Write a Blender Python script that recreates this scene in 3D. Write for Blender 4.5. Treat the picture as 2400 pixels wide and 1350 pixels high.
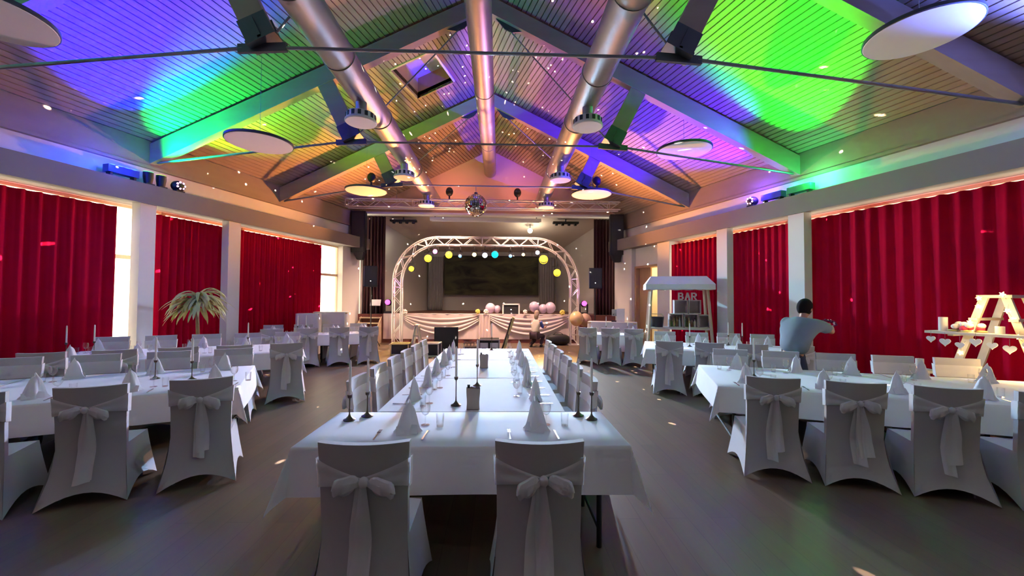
import bpy, bmesh, math, random
from mathutils import Vector, Matrix, Euler
random.seed(7)
sc = bpy.context.scene
for o in list(bpy.data.objects):
    bpy.data.objects.remove(o, do_unlink=True)
COL = sc.collection
PI = math.pi

# ------------------------------------------------------------------ camera
def make_camera():
    f, yaw, pitch, roll = 937.4, .0312, .0275, .0068
    cd = bpy.data.cameras.new('camera'); cam = bpy.data.objects.new('camera', cd); COL.objects.link(cam)
    cd.sensor_width = 36; cd.lens = 36 * f / 2400; cd.clip_start = .05; cd.clip_end = 200
    m = Matrix.Rotation(-yaw, 4, 'Z') @ Matrix.Rotation(PI / 2 + pitch, 4, 'X') @ Matrix.Rotation(roll, 4, 'Z')
    m.translation = Vector((.3845, 0, 1.74))
    cam.matrix_world = m
    sc.camera = cam
make_camera()

# ------------------------------------------------------------------ sky, exposure
w = bpy.data.worlds.new('sky'); sc.world = w; w.use_nodes = True
bg = w.node_tree.nodes['Background']
bg.inputs['Color'].default_value = (1.0, .90, .66, 1)
bg.inputs['Strength'].default_value = 9.0
sc.view_settings.view_transform = 'Standard'
sc.view_settings.look = 'None'
sc.view_settings.exposure = 0.30
sc.view_settings.gamma = 1.0
sc.view_settings.use_curve_mapping = False
sc.cycles.use_denoising = True
sc.cycles.max_bounces = 5
sc.cycles.diffuse_bounces = 3
sc.cycles.glossy_bounces = 3
sc.cycles.transmission_bounces = 4
sc.cycles.adaptive_threshold = .12
sc.cycles.adaptive_min_samples = 16
sc.cycles.light_sampling_threshold = .03
sc.cycles.transparent_max_bounces = 12
sc.cycles.sample_clamp_indirect = 6.0

# ------------------------------------------------------------------ lamps (large lights first; fixtures are built further down)
def lamp(kind, name, loc, target, color, power, angle=60, blend=.6, radius=.08, parent=None):
    ld = bpy.data.lights.new(name, kind); o = bpy.data.objects.new(name, ld); COL.objects.link(o)
    ld.color = color; ld.energy = power
    if kind == 'SPOT':
        ld.spot_size = math.radians(angle); ld.spot_blend = blend
    if kind != 'AREA': ld.shadow_soft_size = radius
    o.location = loc
    if target is not None:
        d = Vector(target) - Vector(loc)
        o.rotation_euler = d.to_track_quat('-Z', 'Y').to_euler()
    return o

def gobo(name, loc, color, power, scale, thresh, radius=.01, keep=.35):
    """a mirror-ball style lamp: thrown light is broken into small dots"""
    o = lamp('POINT', name, loc, None, color, power, radius=radius)
    ld = o.data; ld.use_nodes = True; nt = ld.node_tree; N = nt.nodes; L = nt.links
    em = N['Emission']
    tc = N.new('ShaderNodeTexCoord')
    vo = N.new('ShaderNodeTexVoronoi'); vo.inputs['Scale'].default_value = scale
    L.new(tc.outputs['Normal'], vo.inputs['Vector'])
    lt = N.new('ShaderNodeMath'); lt.operation = 'LESS_THAN'; lt.inputs[1].default_value = thresh
    L.new(vo.outputs['Distance'], lt.inputs[0])
    sp = N.new('ShaderNodeSeparateColor'); L.new(vo.outputs['Color'], sp.inputs[0])
    kp = N.new('ShaderNodeMath'); kp.operation = 'LESS_THAN'; kp.inputs[1].default_value = keep
    L.new(sp.outputs[0], kp.inputs[0])
    mu = N.new('ShaderNodeMath'); mu.operation = 'MULTIPLY'
    L.new(lt.outputs[0], mu.inputs[0]); L.new(kp.outputs[0], mu.inputs[1])
    L.new(mu.outputs[0], em.inputs['Strength'])
    return o

LIGHTS = dict(
    blue_left=((-6.95, 8.15, 4.36), (-5.75, 6.75, 6.15), (.0, .0, 1.0), 17000, 70, 1.0),
    green_left=((-6.86, 8.55, 4.36), (-6.0, 8.75, 5.75), (.0, 1.0, .12), 1800, 84, 1.0),
    lime_left=((-6.72, 9.02, 4.36), (-5.0, 10.0, 6.0), (.30, 1.0, .0), 1400, 70, 1.0),
    green_right=((6.88, 8.55, 4.36), (5.7, 7.2, 6.15), (.0, 1.0, .003), 8000, 62, 1.0),
    blue_right=((6.72, 9.28, 4.36), (4.5, 10.3, 6.25), (.035, .0, 1.0), 8000, 80, 1.0),
    cyan_near_left=((-8.25, 4.30, 4.36), (-5.6, 3.0, 7.4), (.03, .72, .78), 7500, 84, 1.0),
    blue_near_right=((8.28, 4.50, 4.36), (5.6, 3.2, 7.4), (.10, .16, 1.0), 9500, 84, 1.0),
    lilac_fill_left=((-9.30, .80, 4.36), (-5.6, -.4, 8.0), (.90, .52, .85), 5200, 96, 1.0),  # added unseen lamp behind the camera, lifts the chair backs
    olive_fill_right=((9.30, .80, 4.36), (5.6, -.4, 8.0), (.66, 1.0, .70), 4800, 96, 1.0),  # added unseen counterpart on the right, brightens camera-facing sides
    violet_right=((6.80, 8.40, 4.36), (4.3, 8.5, 6.6), (.06, .0, 1.0), 3000, 40, 1.0),
)
for k, (a, b, c, p, ang, bl) in LIGHTS.items():
    lamp('SPOT', k, a, b, c, p, ang, bl, .08)
lamp('POINT', 'blue_bar_spill', (-6.98, 7.85, 4.34), None, (.03, .06, 1.0), 32, radius=.06)
lamp('POINT', 'green_bar_spill', (7.02, 8.25, 4.34), None, (.05, 1.0, .25), 34, radius=.06)
lamp('POINT', 'blue_bar_spill_right', (6.66, 9.55, 4.34), None, (.12, .03, 1.0), 50, radius=.06)
# moving heads at the stage edge throw lilac light up into the roof
lamp('SPOT', 'pink_head_left', (-4.02, 15.75, 1.62), (1.3, 10.9, 7.75), (1.0, .22, .85), 2300, 34, 1.0, .08)
lamp('SPOT', 'pink_head_right', (3.78, 15.75, 1.62), (-1.7, 8.2, 7.9), (.80, .32, 1.0), 2600, 34, 1.0, .08)
# amber and white cans on the arch
lamp('SPOT', 'amber_a', (-2.32, 15.12, 3.30), (-4.7, 10.7, 5.5), (1.0, .36, .09), 4200, 84, 1.0, .1)
lamp('SPOT', 'amber_b', (-1.54, 15.12, 3.40), (-1.4, 11.8, 7.2), (1.0, .36, .11), 1300, 100, 1.0, .1)
lamp('SPOT', 'amber_c', (2.05, 15.12, 3.30), (1.6, 11.8, 7.2), (1.0, .34, .14), 1200, 100, 1.0, .1)
lamp('SPOT', 'amber_d', (2.57, 15.12, 2.80), (4.9, 10.7, 5.3), (1.0, .36, .10), 3800, 84, 1.0, .1)
lamp('SPOT', 'cyan_can', (.2, 15.12, 3.42), (.9, 3.5, .7), (.28, .62, 1.0), 5000, 66, .8, .1)
lamp('SPOT', 'white_can_a', (-.18, 15.12, 3.40), (-4.2, 5.0, .7), (.46, .58, 1.0), 5500, 66, .8, .1)
lamp('SPOT', 'white_can_b', (1.82, 15.12, 3.55), (5.0, 5.0, .7), (.38, .70, 1.0), 5000, 66, .8, .1)
lamp('SPOT', 'yellow_hall_left', (-1.54, 15.05, 3.38), (-2.0, 8.0, 0), (1.0, .58, .30), 1800, 74, .9, .1)
lamp('SPOT', 'yellow_hall_right', (2.05, 15.05, 3.26), (1.9, 8.0, 0), (1.0, .58, .34), 1500, 74, .9, .1)
lamp('SPOT', 'gable_wash_a', (-1.48, 14.40, 5.95), (-1.4, 15.9, 6.3), (1.0, .34, .22), 80, 120, 1.0, .1)
lamp('SPOT', 'gable_wash_b', (1.02, 14.40, 5.95), (1.2, 15.9, 6.3), (1.0, .30, .26), 70, 120, 1.0, .1)
lamp('SPOT', 'yellow_floor_left', (-2.94, 15.12, 2.92), (-2.95, 12.6, 0), (1.0, .60, .05), 900, 36, .5, .06)
lamp('SPOT', 'yellow_floor_right', (2.57, 15.0, 2.80), (1.9, 11.6, 0), (1.0, .60, .05), 700, 26, .5, .06)
# stage border lamps (warm) behind the proscenium
lamp('POINT', 'stage_border_lamp', (1.75, 17.6, 4.55), None, (1.0, .80, .58), 45, radius=.09)
lamp('SPOT', 'stage_left_wash', (-4.4, 16.6, 4.6), (-4.3, 20.0, 3.2), (1.0, .90, .72), 80, 70, .8, .1)
# warm floods hung on the front truss light the apron and the proscenium
lamp('SPOT', 'front_flood_a', (-1.48, 14.35, 5.0), (-2.2, 15.6, .9), (1.0, .62, .42), 1500, 110, .9, .12)
lamp('SPOT', 'front_flood_b', (1.02, 14.35, 5.0), (1.6, 15.6, .9), (1.0, .62, .46), 1300, 110, .9, .12)
gobo('mirror_dots', (-.36, 11.2, 4.1), (1.0, .86, .72), 30000, 24, .10, keep=.42)
gobo('effect_dots_left', (-6.70, 9.15, 4.42), (1.0, .62, .80), 1500, 26, .075, keep=.55)
gobo('effect_dots_right', (6.58, 9.75, 4.42), (1.0, .62, .90), 1300, 26, .075, keep=.55)

# ------------------------------------------------------------------ helpers
MATS = {}
def mat(name, col, rough=.6, metal=0., var=.08, scale=8., bump=0., emit=None, es=0., trans=0., spec=.5, sheen=0., coat=0.):
    if name in MATS: return MATS[name]
    m = bpy.data.materials.new(name); m.use_nodes = True; nt = m.node_tree; N = nt.nodes; L = nt.links
    b = N['Principled BSDF']; out = N['Material Output']
    tc = N.new('ShaderNodeTexCoord'); no = N.new('ShaderNodeTexNoise')
    no.inputs['Scale'].default_value = scale; no.inputs['Detail'].default_value = 3
    L.new(tc.outputs['Object'], no.inputs['Vector'])
    mx = N.new('ShaderNodeMix'); mx.data_type = 'RGBA'
    mx.inputs[6].default_value = tuple(max(0, c * (1 - var)) for c in col) + (1,)
    mx.inputs[7].default_value = tuple(min(1, c * (1 + var)) for c in col) + (1,)
    L.new(no.outputs['Fac'], mx.inputs[0]); L.new(mx.outputs[2], b.inputs['Base Color'])
    b.inputs['Roughness'].default_value = rough; b.inputs['Metallic'].default_value = metal
    b.inputs['Specular IOR Level'].default_value = spec
    if coat: b.inputs['Coat Weight'].default_value = coat
    if emit:
        b.inputs['Emission Color'].default_value = tuple(emit) + (1,); b.inputs['Emission Strength'].default_value = es
    if bump:
        bp = N.new('ShaderNodeBump'); bp.inputs['Strength'].default_value = bump; bp.inputs['Distance'].default_value = .02
        L.new(no.outputs['Fac'], bp.inputs['Height']); L.new(bp.outputs['Normal'], b.inputs['Normal'])
    if trans:
        t = N.new('ShaderNodeBsdfTranslucent'); L.new(mx.outputs[2], t.inputs['Color'])
        ms = N.new('ShaderNodeMixShader'); ms.inputs[0].default_value = trans
        L.new(b.outputs[0], ms.inputs[1]); L.new(t.outputs[0], ms.inputs[2]); L.new(ms.outputs[0], out.inputs['Surface'])
    MATS[name] = m; return m

def glass_mat(name, tint=(1, 1, 1), gloss=.12):
    m = bpy.data.materials.new(name); m.use_nodes = True; nt = m.node_tree; N = nt.nodes; L = nt.links
    N.remove(N['Principled BSDF']); out = N['Material Output']
    tr = N.new('ShaderNodeBsdfTransparent'); tr.inputs[0].default_value = tuple(tint) + (1,)
    gl = N.new('ShaderNodeBsdfGlossy'); gl.inputs['Roughness'].default_value = .03
    lw = N.new('ShaderNodeLayerWeight'); lw.inputs[0].default_value = .35
    ad = N.new('ShaderNodeMath'); ad.operation = 'MULTIPLY_ADD'; ad.inputs[1].default_value = .8; ad.inputs[2].default_value = gloss * .5
    L.new(lw.outputs['Facing'], ad.inputs[0])
    ms = N.new('ShaderNodeMixShader'); L.new(ad.outputs[0], ms.inputs[0]); L.new(tr.outputs[0], ms.inputs[1]); L.new(gl.outputs[0], ms.inputs[2])
    L.new(ms.outputs[0], out.inputs['Surface']); MATS[name] = m; return m

def wood_mat(name, c1, c2, scale=3., rough=.55, axis='Y', stretch=.08):
    m = bpy.data.materials.new(name); m.use_nodes = True; nt = m.node_tree; N = nt.nodes; L = nt.links
    b = N['Principled BSDF']; b.inputs['Roughness'].default_value = rough
    tc = N.new('ShaderNodeTexCoord'); mp = N.new('ShaderNodeMapping')
    s = [scale * 6, scale * 6, scale * 6]; s['XYZ'.index(axis)] = scale * stretch * 6
    mp.inputs['Scale'].default_value = s
    no = N.new('ShaderNodeTexNoise'); no.inputs['Scale'].default_value = 1.0; no.inputs['Detail'].default_value = 5
    L.new(tc.outputs['Object'], mp.inputs[0]); L.new(mp.outputs[0], no.inputs['Vector'])
    mx = N.new('ShaderNodeMix'); mx.data_type = 'RGBA'; mx.inputs[6].default_value = c1 + (1,); mx.inputs[7].default_value = c2 + (1,)
    L.new(no.outputs['Fac'], mx.inputs[0]); L.new(mx.outputs[2], b.inputs['Base Color'])
    MATS[name] = m; return m

M = dict(
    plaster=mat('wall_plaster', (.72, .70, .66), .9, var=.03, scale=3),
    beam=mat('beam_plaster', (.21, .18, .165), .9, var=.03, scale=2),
    gable=mat('gable_plaster', (.60, .43, .34), .9, var=.05, scale=2),
    stagewall=mat('stage_wall_paint', (.46, .44, .41), .9, var=.05, scale=2),
    stageceil=mat('stage_ceiling_paint', (.60, .54, .47), .9, var=.05, scale=2),
    board=wood_mat('ceiling_board_wood', (.31, .21, .145), (.40, .285, .205), 1.2, .6),
    rafter=wood_mat('glulam_wood', (.29, .22, .165), (.38, .30, .235), 1.2, .65, 'X'),
    fascia=wood_mat('fascia_wood', (.24, .17, .13), (.31, .23, .18), 1.0, .6),
    gap=mat('ceiling_gap_dark', (.006, .005, .004), .95),
    steel=mat('dark_steel', (.07, .08, .10), .45, .6, var=.15),
    rod=mat('rod_steel', (.28, .29, .31), .4, .7),
    duct=mat('galvanised_duct', (.40, .39, .37), .48, .95, var=.10, scale=5),
    white=mat('white_lacquer', (.80, .79, .77), .45, var=.02),
    slot=mat('dark_slot', (.02, .025, .03), .6),
    disc=mat('acoustic_disc_white', (.80, .78, .74), .9, var=.02),
    rim=mat('dark_rim', (.03, .035, .05), .5),
    cover=mat('stretch_cover_fabric', (.54, .53, .54), .85, var=.03, scale=40, bump=.04),
    sash=mat('organza_sash', (.93, .93, .95), .30, var=.04, scale=14, bump=.08, trans=.25),
    cloth=mat('tablecloth_linen', (.80, .81, .84), .85, var=.03, scale=6, bump=.06),
    cloth_b=mat('tablecloth_linen_cool', (.76, .79, .83), .85, var=.03, scale=6, bump=.06),
    napkin=mat('napkin_paper', (.86, .87, .90), .8, var=.03, scale=12, trans=.2),
    wax=mat('candle_wax', (.88, .86, .82), .5, var=.02, trans=.25),
    bronze=mat('bronze', (.11, .08, .055), .38, .85, var=.2),
    cutlery=mat('cutlery_steel', (.42, .43, .46), .22, 1.0, var=.05),
    kraft=mat('kraft_paper', (.40, .34, .29), .9, var=.08, scale=20),
    red=mat('red_curtain_velvet', (.40, .001, .026), .95, var=.12, scale=5, trans=.17, spec=.08),
    darkred=mat('dark_red_drape', (.024, .0015, .004), .95, var=.2, scale=4),
    black=mat('matte_black', (.012, .012, .014), .6, var=.2),
    blackg=mat('speaker_grille', (.02, .02, .022), .5, var=.3, scale=60),
    alu=mat('truss_aluminium', (.74, .68, .66), .35, .55, var=.06),
    mirror=mat('mirror_tile', (.85, .86, .88), .08, 1.0, var=.03),
    skirt=mat('skirt_fabric', (.78, .66, .64), .85, var=.04, scale=5, trans=.15),
    woodlight=wood_mat('pine_wood', (.60, .44, .28), (.72, .56, .38), 3, .6, 'Z'),
    woodwhite=mat('whitewashed_wood', (.66, .60, .52), .7, var=.12, scale=12),
    doorwood=wood_mat('door_wood', (.42, .26, .12), (.52, .34, .17), 2, .5, 'Z'),
    crate=mat('crate_wood', (.55, .42, .40), .75, var=.12, scale=14),
    stagefront=mat('stage_front_paint', (.16, .05, .04), .8, var=.15, scale=5),
    stagefloor=wood_mat('stage_floor_wood', (.10, .04, .03), (.16, .07, .05), 2, .5),
    skin=mat('skin', (.48, .27, .19), .55, var=.06, scale=20),
    hair=mat('black_hair', (.010, .008, .008), .9, var=.3, scale=60, spec=.15),
    shirt=mat('grey_blue_tshirt', (.20, .25, .29), .9, var=.06, scale=14, bump=.05),
    jeans=mat('dark_jeans', (.03, .04, .07), .9, var=.15, scale=20),
    cream=mat('cream_top', (.62, .57, .47), .9, var=.06, scale=12),
    plum=mat('plum_trousers', (.05, .025, .035), .9, var=.2, scale=12),
    blue=mat('blue_cloth', (.08, .12, .42), .8, var=.1),
    leaf=mat('palm_leaf', (.50, .50, .20), .5, var=.35, scale=5, trans=.2),
    trunk=mat('palm_trunk', (.28, .17, .10), .9, var=.25, scale=20, bump=.4),
    pot=mat('clay_pot', (.30, .14, .08), .8, var=.1),
    balloon_y=mat('cream_balloon', (.90, .66, .34), .3, var=.03, trans=.2),
    balloon_l=mat('lilac_balloon', (.66, .52, .66), .3, var=.03, trans=.2),
    balloon_p=mat('peach_balloon', (.72, .48, .34), .35, var=.03, trans=.2),
    flower_w=mat('white_flower', (.85, .78, .70), .7, var=.15, scale=30),
    flower_y=mat('yellow_flower', (.75, .58, .12), .7, var=.15, scale=30),
    purple=mat('purple_glass_bead', (.16, .02, .08), .1, .3, var=.4, scale=40),
    paper=mat('white_paper', (.80, .80, .80), .8),
    pinkheart=mat('red_decor', (.55, .03, .08), .7),
    backdrop=None, glass=glass_mat('clear_glass'), pane=glass_mat('window_glass', (.98, .98, .96), .06),
)
def emis(name, col, strength): return mat(name, col, .4, emit=col, es=strength)

def floor_mat():
    m = bpy.data.materials.new('floor_vinyl_planks'); m.use_nodes = True; nt = m.node_tree; N = nt.nodes; L = nt.links
    b = N['Principled BSDF']; tc = N.new('ShaderNodeTexCoord')
    mp = N.new('ShaderNodeMapping'); mp.inputs['Rotation'].default_value = (0, 0, PI / 2)
    br = N.new('ShaderNodeTexBrick'); br.inputs['Scale'].default_value = 1; br.inputs['Brick Width'].default_value = 1.6; br.inputs['Row Height'].default_value = .19
    br.inputs['Mortar Size'].default_value = .002; br.inputs['Color1'].default_value = (.142, .096, .062, 1); br.inputs['Color2'].default_value = (.172, .119, .079, 1); br.inputs['Mortar'].default_value = (.095, .064, .042, 1)
    no = N.new('ShaderNodeTexNoise'); no.inputs['Scale'].default_value = 3; no.inputs['Detail'].default_value = 6
    mp2 = N.new('ShaderNodeMapping'); mp2.inputs['Scale'].default_value = (9, .6, 1)
    L.new(tc.outputs['Object'], mp.inputs[0]); L.new(mp.outputs[0], br.inputs['Vector'])
    L.new(tc.outputs['Object'], mp2.inputs[0]); L.new(mp2.outputs[0], no.inputs['Vector'])
    mx = N.new('ShaderNodeMix'); mx.data_type = 'RGBA'; mx.blend_type = 'MULTIPLY'; mx.inputs[0].default_value = .35
    L.new(br.outputs['Color'], mx.inputs[6]); L.new(no.outputs['Color'], mx.inputs[7]); L.new(mx.outputs[2], b.inputs['Base Color'])
    b.inputs['Roughness'].default_value = .42; b.inputs['Specular IOR Level'].default_value = .4
    return m
def backdrop_mat():
    m = bpy.data.materials.new('painted_landscape'); m.use_nodes = True; nt = m.node_tree; N = nt.nodes; L = nt.links
    b = N['Principled BSDF']; b.inputs['Roughness'].default_value = .9; tc = N.new('ShaderNodeTexCoord')
    mp = N.new('ShaderNodeMapping'); mp.inputs['Scale'].default_value = (.8, 1, 2.2); mp.inputs['Rotation'].default_value = (0, .25, 0)
    no = N.new('ShaderNodeTexNoise'); no.inputs['Scale'].default_value = .9; no.inputs['Detail'].default_value = 5; no.inputs['Distortion'].default_value = 1.0
    cr = N.new('ShaderNodeValToRGB'); e = cr.color_ramp.elements
    e[0].position = .3; e[0].color = (.012, .014, .012, 1); e[1].position = .75; e[1].color = (.10, .10, .045, 1)
    L.new(tc.outputs['Object'], mp.inputs[0]); L.new(mp.outputs[0], no.inputs['Vector']); L.new(no.outputs['Fac'], cr.inputs[0]); L.new(cr.outputs[0], b.inputs['Base Color'])
    return m
M['floor'] = floor_mat(); M['backdrop'] = backdrop_mat()

class MB:
    def __init__(s): s.v = []; s.f = []
    def add(s, vs, fs):
        n = len(s.v); s.v += [tuple(p) for p in vs]; s.f += [tuple(i + n for i in f) for f in fs]; return s
    def hexa(s, p):   # 8 points: bottom 4 ccw, top 4 ccw
        return s.add(p, [(3, 2, 1, 0), (4, 5, 6, 7), (0, 1, 5, 4), (1, 2, 6, 5), (2, 3, 7, 6), (3, 0, 4, 7)])
    def box(s, c, d, rz=0, rot=None):
        x, y, z = d[0] / 2, d[1] / 2, d[2] / 2
        p = [Vector(q) for q in ((-x, -y, -z), (x, -y, -z), (x, y, -z), (-x, y, -z), (-x, -y, z), (x, -y, z), (x, y, z), (-x, y, z))]
        R = rot if rot is not None else Matrix.Rotation(rz, 3, 'Z')
        return s.hexa([R @ q + Vector(c) for q in p])
    def box2(s, a, b):
        return s.box([(a[i] + b[i]) / 2 for i in range(3)], [abs(b[i] - a[i]) for i in range(3)])
    def bar(s, p0, p1, w, h, up=(0, 0, 1)):
        p0, p1 = Vector(p0), Vector(p1); d = (p1 - p0); L = d.length; d.normalize()
        upv = Vector(up); r = d.cross(upv)
        if r.length < 1e-4: r = d.cross(Vector((0, 1, 0)))
        r.normalize(); u = r.cross(d)
        return s.hexa([p0 + r * (-w / 2) + u * (-h / 2), p0 + r * (w / 2) + u * (-h / 2), p1 + r * (w / 2) + u * (-h / 2), p1 + r * (-w / 2) + u * (-h / 2),
                       p0 + r * (-w / 2) + u * (h / 2), p0 + r * (w / 2) + u * (h / 2), p1 + r * (w / 2) + u * (h / 2), p1 + r * (-w / 2) + u * (h / 2)])
    def path(s, pts, r, n=8, caps=True, closed=False):
        pts = [Vector(p) for p in pts]; k = len(pts); vs = []; fs = []
        rr = r if isinstance(r, (list, tuple)) else [r] * k
        prev = None
        for i, p in enumerate(pts):
            a = pts[(i - 1) % k] if (closed or i > 0) else p; b = pts[(i + 1) % k] if (closed or i < k - 1) else p
            d = (b - a).normalized()
            if prev is None:
                t = d.cross(Vector((0, 0, 1)))
                if t.length < .01: t = d.cross(Vector((0, 1, 0)))
                t.normalize()
            else:
                t = prev - d * prev.dot(d); t.normalize()
            prev = t; b2 = d.cross(t)
            for j in range(n):
                a2 = 2 * PI * j / n; vs.append(p + (t * math.cos(a2) + b2 * math.sin(a2)) * rr[i])
        m = k if closed else k - 1
        for i in range(m):
            for j in range(n):
                i2 = (i + 1) % k; fs.append((i * n + j, i * n + (j + 1) % n, i2 * n + (j + 1) % n, i2 * n + j))
        if caps and not closed:
            fs.append(tuple(range(n - 1, -1, -1))); fs.append(tuple((k - 1) * n + j for j in range(n)))
        return s.add(vs, fs)
    def tube(s, a, b, r, n=8, r2=None): return s.path([a, b], [r, r if r2 is None else r2], n)
    def lathe(s, prof, n=16, c=(0, 0, 0), caps=True):
        vs = []; fs = []; k = len(prof)
        for (r, z) in prof:
            for j in range(n):
                a = 2 * PI * j / n; vs.append((c[0] + r * math.cos(a), c[1] + r * math.sin(a), c[2] + z))
        for i in range(k - 1):
            for j in range(n): fs.append((i * n + j, i * n + (j + 1) % n, (i + 1) * n + (j + 1) % n, (i + 1) * n + j))
        if caps:
            if prof[0][0] > 1e-4: fs.append(tuple(range(n - 1, -1, -1)))
            if prof[-1][0] > 1e-4: fs.append(tuple((k - 1) * n + j for j in range(n)))
        return s.add(vs, fs)
    def grid(s, fn, nu, nv):
        vs = [fn(i / nu, j / nv) for j in range(nv + 1) for i in range(nu + 1)]
        fs = [(j * (nu + 1) + i, j * (nu + 1) + i + 1, (j + 1) * (nu + 1) + i + 1, (j + 1) * (nu + 1) + i) for j in range(nv) for i in range(nu)]
        return s.add(vs, fs)
    def ball(s, c, r, nu=12, nv=8, fn=None):
        vs = []; fs = []
        R = r if isinstance(r, (list, tuple)) else (r, r, r)
        for j in range(nv + 1):
            th = PI * j / nv
            for i in range(nu):
                ph = 2 * PI * i / nu
                p = (math.sin(th) * math.cos(ph), math.sin(th) * math.sin(ph), math.cos(th))
                if fn: p = fn(p)
                vs.append((c[0] + R[0] * p[0], c[1] + R[1] * p[1], c[2] + R[2] * p[2]))
        for j in range(nv):
            for i in range(nu): fs.append((j * nu + i, (j + 1) * nu + i, (j + 1) * nu + (i + 1) % nu, j * nu + (i + 1) % nu))
        return s.add(vs, fs)
    def xf(s, m):
        s.v = [tuple(m @ Vector(p)) for p in s.v]; return s
    def mesh(s, name, smooth=35, solid=0):
        me = bpy.data.meshes.new(name); me.from_pydata(s.v, [], s.f)
        bm = bmesh.new(); bm.from_mesh(me)
        bmesh.ops.remove_doubles(bm, verts=bm.verts, dist=1e-5)
        bmesh.ops.recalc_face_normals(bm, faces=bm.faces)
        if solid: bmesh.ops.solidify(bm, geom=list(bm.faces), thickness=solid)
        if smooth:
            lim = math.radians(smooth)
            for f in bm.faces: f.smooth = True
            for e in bm.edges:
                if len(e.link_faces) == 2 and e.calc_face_angle(0) > lim: e.smooth = False
        bm.to_mesh(me); bm.free(); return me
    def build(s, name, material, parent=None, smooth=35, solid=0, kind=None):
        o = bpy.data.objects.new(name, s.mesh(name, smooth, solid)); COL.objects.link(o)
        if material: o.data.materials.append(material)
        if parent: o.parent = parent
        if kind: o['kind'] = kind
        return o

def tag(o, label, cat, group=None):
    o['label'] = label; o['category'] = cat
    if group: o['group'] = group
    return o
def thing(name, label, cat, loc=(0, 0, 0), rotz=0, group=None):
    o = bpy.data.objects.new(name, None); COL.objects.link(o); o.empty_display_size = .1
    o.location = loc; o.rotation_euler = (0, 0, rotz); return tag(o, label, cat, group)
def part(name, mesh, material, parent, loc=(0, 0, 0), rot=(0, 0, 0), scale=None):
    o = bpy.data.objects.new(name, mesh); COL.objects.link(o); o.parent = parent
    if not mesh.materials: mesh.materials.append(material)
    o.location = loc; o.rotation_euler = rot
    if scale: o.scale = scale
    return o
def dup(root, loc, rotz, label=None, group=None):
    r = root.copy(); COL.objects.link(r); r.location = loc; r.rotation_euler = (0, 0, rotz)
    if label: r['label'] = label
    if group: r['group'] = group
    for ch in list(root.children):
        c = ch.copy(); COL.objects.link(c); c.parent = r
        for g in list(ch.children):
            d = g.copy(); COL.objects.link(d); d.parent = c
    return r
ORD = ['first', 'second', 'third', 'fourth', 'fifth', 'sixth', 'seventh', 'eighth']

# ------------------------------------------------------------------ hall shell (fan shaped: walls close in towards the stage)
TAP = .2835
def W(y): return 9.756 - TAP * y
def wp(side, y, inset, z): return (side * (W(y) - inset), y, z)
YB, YS = -3.5, 15.9
def wbox(mb, side, y0, y1, i0, i1, z0, z1):
    return mb.hexa([wp(side, y0, i0, z0), wp(side, y0, i1, z0), wp(side, y1, i1, z0), wp(side, y1, i0, z0),
                    wp(side, y0, i0, z1), wp(side, y0, i1, z1), wp(side, y1, i1, z1), wp(side, y1, i0, z1)])
ZR, SL = 5.084, .4976
def zroof(x, y): return ZR + SL * (W(y) - abs(x))

MB().hexa([(-11.5, YB - .3, -.2), (11.5, YB - .3, -.2), (5.6, YS + .3, -.2), (-5.6, YS + .3, -.2), (-11.5, YB - .3, 0), (11.5, YB - .3, 0), (5.6, YS + .3, 0), (-5.6, YS + .3, 0)]).build('floor', M['floor'], smooth=0, kind='structure')
for side, nm in ((-1, 'left'), (1, 'right')):
    m = MB(); wbox(m, side, YB, YS, -.25, 0, 4.04, 5.2)
    if side < 0:
        wbox(m, side, 14.92, YS, -.25, .12, 0, 3.65)
    else:
        wbox(m, side, 12.78, 13.36, -.25, .25, 0, 3.65); wbox(m, side, 14.78, YS, -.25, .25, 0, 3.65); wbox(m, side, 13.36, 14.78, -.25, .1, 2.98, 3.65)
    wbox(m, side, YB, YS, -.25, 0, 3.64, 4.04)
    wbox(m, side, YB, YS, -.25, -.1, 0, .08)
    m.build('wall_' + nm, M['plaster'], smooth=0, kind='structure')
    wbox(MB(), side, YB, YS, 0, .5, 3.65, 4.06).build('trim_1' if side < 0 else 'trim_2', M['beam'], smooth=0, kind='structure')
    fb = wbox(MB(), side, YB, YS, 0, .06, 4.53, ZR + .02).build('trim_3' if side < 0 else 'trim_4', M['fascia'], smooth=0, kind='structure')
    wbox(MB(), side, YB, YS, 0, .10, 4.50, 4.56).build('ledge_strip', M['fascia'], fb, smooth=0)
m = MB().box2((-10.9, YB - .25, 0), (10.9, YB, 10.5)); m.build('wall_back', mat('dark_wall_panel', (.06, .05, .045), .8), smooth=0, kind='structure')
# columns
cols = [(-1, 8.34, 8.62), (-1, 10.21, 10.53), (1, 8.38, 8.72), (1, 10.34, 10.67)]
for i, (sd, a, b) in enumerate(cols):
    wbox(MB(), sd, a, b, .28, .45, 0, 3.66).build('column', M['plaster'], smooth=0, kind='structure')
# windows behind the curtains
wn = 0
def window(side, y0, y1, nm):
    global wn; wn += 1
    root = bpy.data.objects.new('window_%d' % wn, None); COL.objects.link(root); root['kind'] = 'structure'
    k = max(1, round((y1 - y0) / 1.5)); st = (y1 - y0) / k
    for j in range(k + 1):
        y = y0 + st * j; wbox(MB(), side, y - .035, y + .035, -.16, -.06, .08, 3.64).build('mullion', M['woodlight'], root, smooth=0)
    for z in (.08, 2.52, 3.585): wbox(MB(), side, y0, y1, -.155, -.065, z, z + .08).build('transom', M['woodlight'], root, smooth=0)
    for j in range(k):
        for z0, z1 in ((.14, 2.53), (2.59, 3.59)):
            wbox(MB(), side, y0 + st * j + .03, y0 + st * (j + 1) - .03, -.115, -.105, z0, z1).build('pane', M['pane'], root, smooth=0)
window(-1, YB, 9.22, 'l'); window(-1, 9.22, 11.15, 'l'); window(-1, 11.15, 14.95, 'l')
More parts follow.
